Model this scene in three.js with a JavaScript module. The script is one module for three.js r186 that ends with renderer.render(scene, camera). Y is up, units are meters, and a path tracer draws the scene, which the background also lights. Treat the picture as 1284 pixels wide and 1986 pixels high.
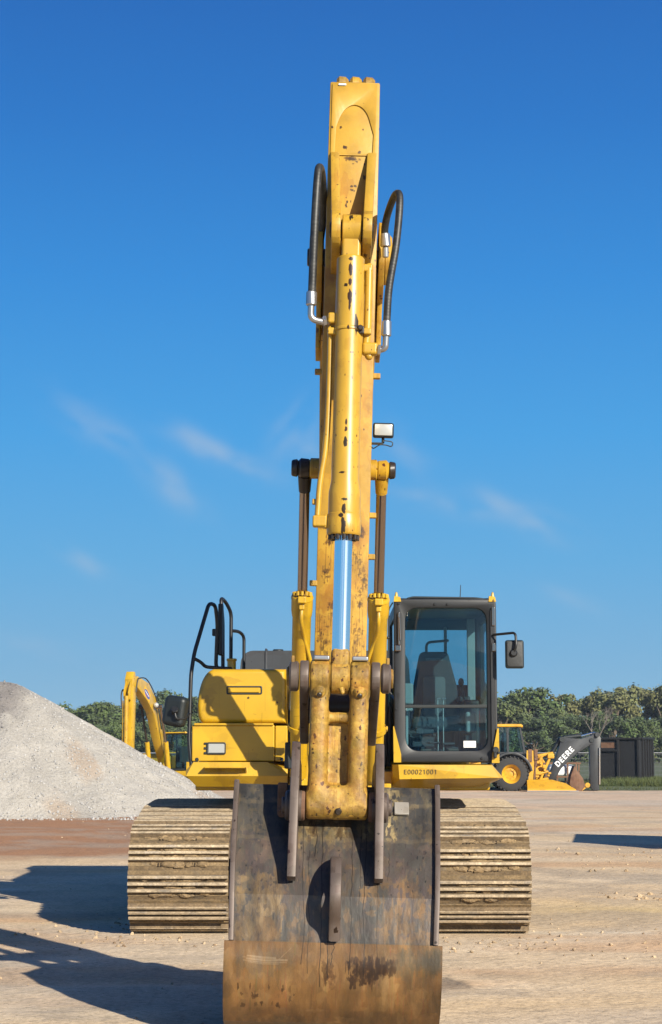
import * as THREE from 'three';
import { RoundedBoxGeometry } from 'three/addons/geometries/RoundedBoxGeometry.js';
import { ConvexGeometry } from 'three/addons/geometries/ConvexGeometry.js';
import { TextGeometry } from 'three/addons/geometries/TextGeometry.js';
import { FontLoader } from 'three/addons/loaders/FontLoader.js';
import { MarchingCubes } from 'three/addons/objects/MarchingCubes.js';
import { mergeGeometries, mergeVertices, toCreasedNormals } from 'three/addons/utils/BufferGeometryUtils.js';

// ------------------------------------------------------------------ camera, sky, sun, exposure
const scene = new THREE.Scene();
const renderer = new THREE.WebGLRenderer({ antialias: true });
renderer.toneMapping = THREE.LinearToneMapping;
renderer.toneMappingExposure = 1.68;
renderer.shadowMap.enabled = true;
const camera = new THREE.PerspectiveCamera(32.56, 662 / 1024, 0.1, 2500);
camera.position.set(0, 1.7, 17.85);
camera.rotation.x = Math.atan(449 / 3400);
scene.add(camera);
const SUN_EL = 25.5 * Math.PI / 180, SUN_AZ = 34 * Math.PI / 180;
const SUN = new THREE.Vector3(Math.sin(SUN_AZ) * Math.cos(SUN_EL), Math.sin(SUN_EL), Math.cos(SUN_AZ) * Math.cos(SUN_EL));
const sun = new THREE.DirectionalLight(new THREE.Color(1.0, 0.93, 0.8), 5.0);
sun.name = 'sun';
sun.position.copy(SUN).multiplyScalar(60);
sun.castShadow = true;
sun.shadow.mapSize.set(4096, 4096);
Object.assign(sun.shadow.camera, { left: -40, right: 40, top: 40, bottom: -40, near: 1, far: 200 });
scene.add(sun, sun.target);

// seeded random numbers and noise
function rngOf(seed) { let s = seed >>> 0; return () => { s = (s + 0x6d2b79f5) | 0; let t = Math.imul(s ^ (s >>> 15), 1 | s); t = (t + Math.imul(t ^ (t >>> 7), 61 | t)) ^ t; return ((t ^ (t >>> 14)) >>> 0) / 4294967296; }; }
const hash2 = (x, y, s) => { let h = Math.imul(x | 0, 374761393) + Math.imul(y | 0, 668265263) + Math.imul(s | 0, 982451653); h = Math.imul(h ^ (h >>> 13), 1274126177); return ((h ^ (h >>> 16)) >>> 0) / 4294967296; };
function vnoise(x, y, s = 0, px = 0, py = 0) {
  let ix = Math.floor(x), iy = Math.floor(y); const fx = x - ix, fy = y - iy, u = fx * fx * (3 - 2 * fx), v = fy * fy * (3 - 2 * fy);
  const w = (a, p) => (p ? ((a % p) + p) % p : a), x0 = w(ix, px), x1 = w(ix + 1, px), y0 = w(iy, py), y1 = w(iy + 1, py);
  const a = hash2(x0, y0, s), b = hash2(x1, y0, s), c = hash2(x0, y1, s), d = hash2(x1, y1, s);
  return a + (b - a) * u + (c - a) * v + (a - b - c + d) * u * v;
}
function fbm(x, y, oct = 4, s = 0, px = 0, py = 0) { let t = 0, a = 0.5, n = 0; for (let i = 0; i < oct; i++) { t += a * vnoise(x, y, s + i * 17, px, py); n += a; a *= 0.5; x *= 2; y *= 2; px *= 2; py *= 2; } return t / n; }
const clamp = (x, a = 0, b = 1) => Math.min(b, Math.max(a, x)), sstep = (a, b, x) => { const t = clamp((x - a) / (b - a)); return t * t * (3 - 2 * t); }, mix = (a, b, t) => a + (b - a) * t;
const mix3 = (a, b, t) => [mix(a[0], b[0], t), mix(a[1], b[1], t), mix(a[2], b[2], t)];

{ // clear morning sky, deep blue overhead and pale at the horizon, a few thin wisps
  const W = 2048, H = 1024, data = new Float32Array(W * H * 4);
  const stops = [[0, .215, .380, .520], [2.5, .165, .350, .535], [6, .105, .325, .575], [10, .062, .285, .595], [15, .037, .215, .545], [20, .025, .152, .455], [25, .019, .110, .375], [35, .014, .078, .290], [55, .010, .055, .210], [90, .008, .045, .175]];
  const wisps = [[-1.1, 10.2, 1.0, .7, .62, 50], [-.3, 9.5, 1.2, .6, .4, -30], [-3.6, 9.4, 1.5, .42, .85, -22], [-4.6, 9.9, .6, .3, .5, -40], [-5.2, 8.3, 1.0, .55, .75, -42], [3.8, 7.8, 1.6, .4, .5, -12], [6.6, 7.2, 1.2, .5, .6, -24], [5.4, 7.8, .8, .35, .45, -30], [-7.6, 10.2, 1.3, .6, .5, -30], [-8.0, 5.8, .9, .32, .5, -32], [2.2, 9.5, 1.0, .7, .42, -35], [7.8, 4.6, .9, .3, .42, -22], [-10, 3.2, 1.4, .4, .3, -10],
    [24, 12, 3, .8, .4, 10], [-28, 9, 3, .9, .4, -14], [60, 14, 4, 1, .4, 8], [110, 10, 4, 1, .4, -8], [170, 12, 4, 1, .4, 8], [-70, 12, 4, 1, .4, 10], [-130, 9, 4, 1, .4, -10]];
  for (let j = 0; j < H; j++) {
    const el = ((j + .5) / H - .5) * 180, e = Math.max(0, el);
    let k = 0; while (k < stops.length - 2 && stops[k + 1][0] < e) k++;
    const t = clamp((e - stops[k][0]) / (stops[k + 1][0] - stops[k][0])), A = stops[k], B = stops[k + 1];
    for (let i = 0; i < W; i++) {
      const az = ((i + .5) / W) * 360 - 180; // atan2(z, x); the view looks along -z, az -90
      let r = az + 90; if (r > 180) r -= 360;
      let c = 0;
      if (el > 0 && el < 22) for (const [wa, we, wx, wy, amp, tilt] of wisps) {
        let dx = r - wa; if (dx > 180) dx -= 360; if (dx < -180) dx += 360;
        if (Math.abs(dx) > 9) continue;
        const dy = el - we, ct = Math.cos(tilt * Math.PI / 180), st = Math.sin(tilt * Math.PI / 180), qx = (dx * ct + dy * st) / wx / 1.25, qy = (-dx * st + dy * ct) / wy, g = Math.exp(-(qx * qx + qy * qy) * 1.3);
        if (g > .01) c += amp * g * clamp(fbm((dx * ct + dy * st) * .9 + wa * 3 + 40, (-dx * st + dy * ct) * 3.2 + we, 5, 5) * 2.8 - .85, 0, 1.1);
      }
      c = clamp(c * .6, 0, .5);
      const o = (j * W + i) * 4, cl = [.34, .42, .52];
      const ce = Math.cos(el * Math.PI / 180), ca = Math.cos(az * Math.PI / 180) * ce * SUN.x + Math.sin(el * Math.PI / 180) * SUN.y + Math.sin(az * Math.PI / 180) * ce * SUN.z, ang = Math.acos(clamp(ca, -1, 1)) * 57.3, daz = Math.abs(((az - Math.atan2(SUN.z, SUN.x) * 57.2958 + 540) % 360) - 180), glow = el > -1 ? 1.5 * Math.exp(-ang / 6) + .18 * Math.exp(-ang / 18) + 1.5 * Math.exp(-((daz / 15) ** 2)) * Math.exp(-Math.max(el, 0) / 8) : 0;
      for (let q = 0; q < 3; q++) data[o + q] = .765 * mix(mix(A[q + 1], B[q + 1], t), cl[q], c) + glow * [1, .95, .85][q];
      data[o + 3] = 1;
    }
  }
  const sky = new THREE.DataTexture(data, W, H, THREE.RGBAFormat, THREE.FloatType);
  sky.mapping = THREE.EquirectangularReflectionMapping; sky.magFilter = THREE.LinearFilter; sky.minFilter = THREE.LinearFilter; sky.needsUpdate = true;
  scene.background = sky; scene.environment = sky;
}

// ------------------------------------------------------------------ geometry helpers
const V = (x, y, z) => new THREE.Vector3(x, y, z);
const names = new Map();
function numbered(n) { const k = names.get(n) || 0; names.set(n, k + 1); return k ? n + '_' + String(k).padStart(3, '0') : n; }
function clean(g, crease) {
  if (g.index) g = g.toNonIndexed();
  if (!g.attributes.normal) g.computeVertexNormals();
  if (crease) g = toCreasedNormals(g, crease);
  for (const k of Object.keys(g.attributes)) if (!['position', 'normal', 'uv', 'color'].includes(k)) g.deleteAttribute(k);
  g.morphAttributes = {}; g.clearGroups?.();
  return g;
}
function uvBox(g, ou = 0, ov = 0) { // texture coordinates in metres, from the side that each face turns to
  const p = g.attributes.position, uv = new Float32Array(p.count * 2), a = V(), b = V(), c = V(), n = V();
  for (let i = 0; i < p.count; i += 3) {
    a.fromBufferAttribute(p, i); b.fromBufferAttribute(p, i + 1); c.fromBufferAttribute(p, i + 2);
    n.copy(b).sub(a).cross(c.clone().sub(a));
    const ax = Math.abs(n.x), ay = Math.abs(n.y), az = Math.abs(n.z);
    [a, b, c].forEach((q, k) => { const [u, v] = az >= ax && az >= ay ? [q.x, q.y] : ax >= ay ? [q.z, q.y] : [q.x, q.z]; uv[(i + k) * 2] = u + ou; uv[(i + k) * 2 + 1] = v + ov; });
  }
  g.setAttribute('uv', new THREE.BufferAttribute(uv, 2));
  return g;
}
function join(list, keepUv = false, colors = false) {
  const out = [].concat(list).map((g) => { g = clean(g); if (!keepUv || !g.attributes.uv) uvBox(g); if (colors && !g.attributes.color) tint(g, 1, 1, 1); if (!colors && g.attributes.color) g.deleteAttribute('color'); return g; });
  return out.length === 1 ? out[0] : mergeGeometries(out, false);
}
function tint(g, r, gg, b) { const n = g.attributes.position.count, a = new Float32Array(n * 3); for (let i = 0; i < n; i++) a.set([r, gg, b], i * 3); g.setAttribute('color', new THREE.BufferAttribute(a, 3)); return g; }
function part(name, list, mat, parent, o = {}) {
  const m = new THREE.Mesh(join(list, o.keepUv, mat.vertexColors), mat);
  m.name = parent === scene ? numbered(name) : name; m.castShadow = m.receiveShadow = true;
  if (o.label) m.userData.label = o.label;
  if (o.kind) m.userData.kind = o.kind;
  (parent || scene).add(m);
  return m;
}
function thing(name, label, category, pos = [0, 0, 0], turn = 0, group) {
  const o = new THREE.Group(); o.name = numbered(name); o.position.set(...pos); o.rotation.y = turn; o.userData = { label, category }; if (group) o.userData.group = group; scene.add(o); return o;
}
function box(w, h, d, x = 0, y = 0, z = 0, r = 0.008) {
  r = Math.min(r, w * .45, h * .45, d * .45);
  const g = r > 0 ? new RoundedBoxGeometry(w, h, d, 2, r) : new THREE.BoxGeometry(w, h, d); g.translate(x, y, z); return g;
}
const bbox = (x0, x1, y0, y1, z0, z1, r) => box(x1 - x0, y1 - y0, z1 - z0, (x0 + x1) / 2, (y0 + y1) / 2, (z0 + z1) / 2, r);
function rod(a, b, r1, r2 = r1, seg = 24, ch = 0.006) { // capped bar between two points with chamfered ends
  a = V(...a); b = V(...b); const d = b.clone().sub(a), L = d.length(); ch = Math.min(ch, L * .3, r1 * .5);
  const pts = [[0, 0], [r1 - ch, 0], [r1, ch], [r2, L - ch], [r2 - ch, L], [0, L]].map(([x, y]) => new THREE.Vector2(Math.max(x, 0), y));
  let g = new THREE.LatheGeometry(pts, seg); g = toCreasedNormals(g.toNonIndexed(), 0.6);
  g.applyQuaternion(new THREE.Quaternion().setFromUnitVectors(V(0, 1, 0), d.normalize())); g.translate(a.x, a.y, a.z); return g;
}
function lathe(profile, a, b, seg = 28) { // profile [radius, share of the way from a to b]
  a = V(...a); b = V(...b); const d = b.clone().sub(a), L = d.length();
  let g = new THREE.LatheGeometry(profile.map(([r, t]) => new THREE.Vector2(r, t * L)), seg); g = toCreasedNormals(g.toNonIndexed(), 0.55);
  g.applyQuaternion(new THREE.Quaternion().setFromUnitVectors(V(0, 1, 0), d.normalize())); g.translate(a.x, a.y, a.z); return g;
}
function tube(pts, r, seg = 40, rs = 10, closed = false, tension = .5) {
  const c = new THREE.CatmullRomCurve3(pts.map((p) => V(...p)), closed, 'catmullrom', tension), list = [new THREE.TubeGeometry(c, seg, r, rs, closed)];
  if (!closed) for (const p of [pts[0], pts[pts.length - 1]]) { const s = new THREE.SphereGeometry(r * .98, rs, 6); s.translate(...p); list.push(s); }
  return mergeGeometries(list.map((g) => { g = clean(g); return g; }));
}
function bent(pts, r, bend = .06, seg = 6, rs = 10) { // pipe of straight runs with rounded corners
  const path = new THREE.CurvePath(), P = pts.map((p) => V(...p)); let last = P[0];
  for (let i = 1; i < P.length - 1; i++) {
    const u = P[i].clone().sub(P[i - 1]), w = P[i + 1].clone().sub(P[i]), k = Math.min(bend, u.length() * .45, w.length() * .45);
    const a = P[i].clone().addScaledVector(u.normalize(), -k), b = P[i].clone().addScaledVector(w.normalize(), k);
    path.add(new THREE.LineCurve3(last, a)); path.add(new THREE.QuadraticBezierCurve3(a, P[i], b)); last = b;
  }
  path.add(new THREE.LineCurve3(last, P[P.length - 1]));
  const list = path.curves.map((c) => new THREE.TubeGeometry(c, c.isLineCurve3 ? 1 : seg, r, rs, false));
  for (const p of [P[0], P[P.length - 1]]) { const s = new THREE.SphereGeometry(r * .99, rs, 6); s.translate(p.x, p.y, p.z); list.push(s); }
  return mergeGeometries(list.map((g) => clean(g)));
}
function shapeOf(pts, holes = []) { const s = new THREE.Shape(pts.map(([x, y]) => new THREE.Vector2(x, y))); for (const h of holes) s.holes.push(h instanceof THREE.Path ? h : new THREE.Path(h.map(([x, y]) => new THREE.Vector2(x, y)))); return s; }
function side(pts, x0, x1, bevel = .006, holes = []) { // outline in (z, y), extruded across x
  const s = pts instanceof THREE.Shape ? pts : shapeOf(pts, holes), w = x1 - x0; if (s === pts) s.holes.push(...holes);
  let g = new THREE.ExtrudeGeometry(s, { depth: w - 2 * bevel, bevelEnabled: bevel > 0, bevelSize: bevel, bevelThickness: bevel, bevelOffset: -bevel, bevelSegments: 2, curveSegments: 14 });
  g.translate(0, 0, -(w - 2 * bevel) / 2); g.rotateY(-Math.PI / 2); g.translate((x0 + x1) / 2, 0, 0); return toCreasedNormals(g.index ? g.toNonIndexed() : g, .5);
}
function front(pts, z0, z1, bevel = .006, holes = []) { // outline in (x, y), extruded along z
  const s = pts instanceof THREE.Shape ? pts : shapeOf(pts, holes), d = z1 - z0; if (s === pts) s.holes.push(...holes);
  const g = new THREE.ExtrudeGeometry(s, { depth: d - 2 * bevel, bevelEnabled: bevel > 0, bevelSize: bevel, bevelThickness: bevel, bevelOffset: -bevel, bevelSegments: 2, curveSegments: 14 });
  g.translate(0, 0, z0 + bevel); return toCreasedNormals(g.index ? g.toNonIndexed() : g, .5);
}
function rrect(x0, x1, y0, y1, r, P = THREE.Shape) {
  const s = new P(); const [a, b, c, d] = Array.isArray(r) ? r : [r, r, r, r]; // bottom left, bottom right, top right, top left
  s.moveTo(x0 + a, y0); s.lineTo(x1 - b, y0); if (b) s.quadraticCurveTo(x1, y0, x1, y0 + b); s.lineTo(x1, y1 - c); if (c) s.quadraticCurveTo(x1, y1, x1 - c, y1); s.lineTo(x0 + d, y1); if (d) s.quadraticCurveTo(x0, y1, x0, y1 - d); s.lineTo(x0, y0 + a); if (a) s.quadraticCurveTo(x0, y0, x0 + a, y0); return s;
}
function arcPts(cx, cy, r, a0, a1, n = 10) { const o = []; for (let i = 0; i <= n; i++) { const t = mix(a0, a1, i / n) * Math.PI / 180; o.push([cx + r * Math.cos(t), cy + r * Math.sin(t)]); } return o; }
const hull = (pts) => clean(new ConvexGeometry(pts.map((p) => V(...p))));
function field(lo, hi, res, dist) { // surface of a distance function inside a box
  const mc = new MarchingCubes(res, new THREE.MeshStandardMaterial(), false, false, 60000), h = res / 2;
  mc.isolation = 0; const c = [0, 1, 2].map((k) => (lo[k] + hi[k]) / 2), e = Math.max(...[0, 1, 2].map((k) => (hi[k] - lo[k]) / 2)) * 1.12;
  for (let z = 0; z < res; z++) for (let y = 0; y < res; y++) for (let x = 0; x < res; x++) mc.field[x + y * res + z * res * res] = -dist(c[0] + (x - h) / h * e, c[1] + (y - h) / h * e, c[2] + (z - h) / h * e);
  mc.update(); const n = mc.count, g = new THREE.BufferGeometry();
  g.setAttribute('position', new THREE.BufferAttribute(mc.positionArray.slice(0, n * 3), 3)); g.setAttribute('normal', new THREE.BufferAttribute(mc.normalArray.slice(0, n * 3), 3));
  g.scale(e, e, e); g.translate(...c); return g;
}
const smin = (a, b, k) => { const h = clamp(.5 + .5 * (b - a) / k); return mix(b, a, h) - k * h * (1 - h); };
const sdCap = (p, a, b, r1, r2 = r1) => { const ab = [b[0] - a[0], b[1] - a[1], b[2] - a[2]], ap = [p[0] - a[0], p[1] - a[1], p[2] - a[2]], t = clamp((ap[0] * ab[0] + ap[1] * ab[1] + ap[2] * ab[2]) / (ab[0] ** 2 + ab[1] ** 2 + ab[2] ** 2)); return Math.hypot(ap[0] - ab[0] * t, ap[1] - ab[1] * t, ap[2] - ab[2] * t) - mix(r1, r2, t); };
const sdBox = (p, c, h, r) => { const q = [0, 1, 2].map((k) => Math.abs(p[k] - c[k]) - h[k] + r); return Math.hypot(Math.max(q[0], 0), Math.max(q[1], 0), Math.max(q[2], 0)) + Math.min(Math.max(...q), 0) - r; };
const sdCylX = (p, c, hw, r, e = .01) => { const d = [Math.hypot(p[1] - c[1], p[2] - c[2]) - r + e, Math.abs(p[0] - c[0]) - hw + e]; return Math.min(Math.max(d[0], d[1]), 0) + Math.hypot(Math.max(d[0], 0), Math.max(d[1], 0)) - e; };

// ------------------------------------------------------------------ textures
function canvasTex(w, h, draw, srgb = true) {
  const c = document.createElement('canvas'); c.width = w; c.height = h; const x = c.getContext('2d'); draw(x, w, h);
  const t = new THREE.CanvasTexture(c); if (srgb) t.colorSpace = THREE.SRGBColorSpace; t.wrapS = t.wrapT = THREE.RepeatWrapping; t.magFilter = THREE.LinearFilter; return t;
}
function pixelsTex(w, h, f, srgb = true) {
  const d = new Uint8Array(w * h * 4); for (let j = 0; j < h; j++) for (let i = 0; i < w; i++) { const c = f(i, j), o = (j * w + i) * 4; d[o] = clamp(c[0], 0, 255); d[o + 1] = clamp(c[1], 0, 255); d[o + 2] = clamp(c[2], 0, 255); d[o + 3] = 255; }
  const t = new THREE.DataTexture(d, w, h); if (srgb) t.colorSpace = THREE.SRGBColorSpace; t.wrapS = t.wrapT = THREE.RepeatWrapping; t.magFilter = THREE.LinearFilter; t.minFilter = THREE.LinearMipmapLinearFilter; t.generateMipmaps = true; t.needsUpdate = true; return t;
}
function blob(x, cx, cy, rx, ry, R, jag = .45, n = 14) { x.beginPath(); for (let i = 0; i <= n; i++) { const a = i / n * 6.283, k = 1 + (R() - .5) * 2 * jag; const px = cx + Math.cos(a) * rx * k, py = cy + Math.sin(a) * ry * k; i ? x.lineTo(px, py) : x.moveTo(px, py); } x.closePath(); x.fill(); }
function grain(x, w, h, amp, sx, sy, seed, tintc = [1, 1, 1]) { // multiplies the picture with noise
  const im = x.getImageData(0, 0, w, h), d = im.data; const k = 1;
  for (let j = 0; j < h; j++) for (let i = 0; i < w; i++) { const o = (j * w + i) * 4, n = (fbm(i / w * sx, j / h * sy, 5, seed, sx, sy) - .5) * 2 * amp + (hash2(i, j, seed) - .5) * amp * .35; for (let c = 0; c < 3; c++) d[o + c] = clamp(d[o + c] * (1 + n * tintc[c] * k), 0, 255); }
  x.putImageData(im, 0, 0);
}
// paint wear, multiplied onto the paint colour: light = hardly used, heavy = scuffed and chipped
function wearTex(seed, chips, stains, streaks, amp) {
  return canvasTex(1024, 1024, (x, w, h) => {
    const R = rngOf(seed); x.fillStyle = 'rgb(246,244,240)'; x.fillRect(0, 0, w, h);
    for (let i = 0; i < stains; i++) { x.fillStyle = `rgba(${90 + R() * 60},${70 + R() * 50},${45 + R() * 40},${.04 + R() * .10})`; for (let k = 0; k < 6; k++) blob(x, R() * w, R() * h, 12 + R() * 50, 10 + R() * 70, R, .5); }
    for (let i = 0; i < streaks; i++) { x.strokeStyle = `rgba(70,50,30,${.05 + R() * .13})`; x.lineWidth = 1 + R() * 4; const a = R() * w, b = R() * h; x.beginPath(); x.moveTo(a, b); x.lineTo(a + (R() - .5) * 8, b + 40 + R() * 160); x.stroke(); }
    for (let i = 0; i < chips; i++) { const d = R(); x.fillStyle = d < .75 ? `rgba(${58 + R() * 40},${40 + R() * 30},${28 + R() * 25},${.65 + R() * .35})` : `rgba(255,252,235,.6)`; const s = 1.2 + Math.pow(R(), 5) * 11; blob(x, R() * w, R() * h, s, s * (.5 + R() * 1.4), R, .5, 9); }
    for (let i = 0; i < chips / 5; i++) { x.strokeStyle = `rgba(60,45,35,${.2 + R() * .4})`; x.lineWidth = .8 + R(); const a = R() * w, b = R() * h, t = R() * 6.28, l = 8 + R() * 40; x.beginPath(); x.moveTo(a, b); x.lineTo(a + Math.cos(t) * l, b + Math.sin(t) * l); x.stroke(); }
    grain(x, w, h, amp, 8, 8, seed);
  });
}
const wearLight = wearTex(11, 90, 9, 26, .08), wearMid = wearTex(23, 420, 26, 60, .12), wearHeavy = wearTex(37, 800, 150, 200, .30);
wearLight.repeat.set(.5, .5); wearMid.repeat.set(.8, .8); wearHeavy.repeat.set(1.1, 1.1);
const bumpNoise = pixelsTex(512, 512, (i, j) => { const v = 128 + (fbm(i / 512 * 16, j / 512 * 16, 5, 3, 16, 16) - .5) * 240; return [v, v, v]; }, false); bumpNoise.repeat.set(2, 2);
const M = {}, std = (n, c, o = {}) => (M[n] = new (o.transmission !== undefined || o.clearcoat ? THREE.MeshPhysicalMaterial : THREE.MeshStandardMaterial)({ name: n, color: Array.isArray(c) ? new THREE.Color().setRGB(...c) : c, roughness: .6, ...o }));
std('house_yellow', [.50, .302, .011], { roughness: .36, map: wearLight, clearcoat: .25, clearcoatRoughness: .25 });
std('arm_yellow', [.42, .245, .020], { roughness: .5, map: wearMid, bumpMap: bumpNoise, bumpScale: .0012 });
std('cylinder_yellow', [.45, .262, .016], { roughness: .38, map: wearMid });
std('grimy_yellow', [.39, .235, .036], { roughness: .62, map: wearHeavy, bumpMap: bumpNoise, bumpScale: .004 });
std('dark_paint', [.010, .011, .013], { roughness: .45, map: wearLight });
std('black_paint', [.010, .014, .015], { roughness: .5 });
std('hood_grey', [.040, .045, .053], { roughness: .42, map: wearLight });
std('rubber', [.028, .029, .029], { roughness: .55, bumpMap: bumpNoise, bumpScale: .002 });
const ribs = canvasTex(512, 16, (x, w, h) => { const R = rngOf(4); for (let i = 0; i < w; i++) { const v = 150 + 60 * Math.sin(i / w * Math.PI * 2 * 64) + R() * 40; x.fillStyle = `rgb(${v},${v},${v})`; x.fillRect(i, 0, 1, h); } }, false);
const hoseTone = canvasTex(512, 32, (x, w, h) => { const R = rngOf(6); x.fillStyle = 'rgb(150,150,146)'; x.fillRect(0, 0, w, h); for (let i = 0; i < 150; i++) { const v = 90 + R() * 150; x.fillStyle = `rgba(${v},${v * .97},${v * .9},.35)`; x.fillRect(R() * w, 0, 1 + R() * 8, h); } grain(x, w, h, .3, 60, 4, 77); });
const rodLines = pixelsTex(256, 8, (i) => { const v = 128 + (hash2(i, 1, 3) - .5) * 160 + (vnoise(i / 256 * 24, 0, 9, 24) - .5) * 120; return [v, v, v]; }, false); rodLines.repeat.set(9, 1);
std('hose_rubber', [.05, .05, .048], { roughness: .5, map: hoseTone, bumpMap: ribs, bumpScale: .0008 });
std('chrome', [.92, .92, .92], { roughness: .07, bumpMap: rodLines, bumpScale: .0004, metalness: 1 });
std('dull_chrome', [.34, .28, .235], { roughness: .2, metalness: 1 });
std('steel', [.42, .41, .40], { roughness: .35, metalness: .9 });
std('worn_steel', [.115, .088, .075], { roughness: .55, metalness: .3, map: wearMid });
std('rust', [.16, .085, .05], { roughness: .85, map: wearMid });
std('grease', [.028, .020, .014], { roughness: .35, map: wearMid });  // grease tone, also used for painted shade in the bucket link fork and holes
std('glass', [.68, .83, .86], { roughness: .02, transmission: 1, thickness: 0, ior: 1.5, side: THREE.DoubleSide });
std('lens', [.9, .9, .88], { roughness: .15, transmission: .6, thickness: 0 });
std('reflector', [.42, .42, .39], { roughness: .2, metalness: .3 });
std('seat_cloth', [.035, .04, .046], { roughness: .9 });
std('seat_pale', [.11, .115, .12], { roughness: .9 });
std('console_grey', [.22, .24, .24], { roughness: .7 });
std('white_paint', [.75, .76, .75], { roughness: .55 });
std('orange_red', [.5, .04, .02], { roughness: .5 });
std('stencil', [.02, .018, .012], { roughness: .6 });
const yellowSoil = pixelsTex(1024, 1024, (i, j) => { // dried mud: grains, crumbs and streaks
  const u = i / 1024, v = j / 1024, a = fbm(u * 10, v * 10, 5, 51, 10, 10), b = fbm(u * 60, v * 60, 3, 61, 60, 60), s = fbm(u * 6, v * 40, 4, 71, 6, 40), k = .66 + a * .42 + (b - .5) * .34 + (s - .5) * .08 + (hash2(i, j, 5) - .5) * .16, r = sstep(.55, .75, fbm(u * 5 + 3, v * 9, 4, 81, 5, 9));
  return mix3([228 * k, 214 * k, 190 * k], [212 * k, 205 * k, 196 * k], r);
});
std('track_mud', [.60, .555, .49], { roughness: .9, map: yellowSoil, vertexColors: true, bumpMap: bumpNoise, bumpScale: .0025 });
yellowSoil.repeat.set(1.3, 1.3);
std('soil_lump', [.36, .26, .16], { roughness: 1, bumpMap: bumpNoise, bumpScale: .01 });

// ------------------------------------------------------------------ the ground
const grit = pixelsTex(1024, 1024, (i, j) => {
  const u = i / 1024, v = j / 1024, a = fbm(u * 7, v * 7, 6, 101, 7, 7), b = fbm(u * 90, v * 90, 3, 111, 90, 90), peb = vnoise(u * 150, v * 150, 121, 150, 150);
  let k = .92 + (a - .5) * .12 + (b - .5) * .3 + (hash2(i, j, 7) - .5) * .3; if (peb > .87) k += .16; if (peb < .08) k -= .22;
  return [255 * k, 252 * k, 246 * k];
});
const gritBump = pixelsTex(1024, 1024, (i, j) => { const u = i / 1024, v = j / 1024, q = 128 + (fbm(u * 30, v * 30, 5, 131, 30, 30) - .5) * 260; return [q, q, q]; }, false);
std('earth', [1, 1, 1], { roughness: 1, map: grit, bumpMap: gritBump, bumpScale: .011, vertexColors: true });
const hump = (x, z) => (fbm(x * .12 + 9, z * .12, 3, 201) - .5) * .10 * sstep(3, 12, Math.abs(x) + Math.max(0, -z - 3) * .5) + (fbm(x * .9, z * .9, 3, 211) - .5) * .022;
function rutDepth(x, z) { // faint wheel tracks, some across and some sweeping in from the right
  let d = 0; for (const [z0, k, w] of [[5.2, .06, .16], [3.1, -.03, .2], [-1.2, .02, .22], [-3.4, .05, .22], [-6.5, .16, .3], [-9.0, .20, .3], [-14, .1, .4]]) { const q = (z - z0 - k * x - .18 * Math.sin(x * .5 + z0)) / w; d += Math.exp(-q * q) * (.5 + .5 * vnoise(x * .7, z0, 5)); } return d;
}
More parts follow.
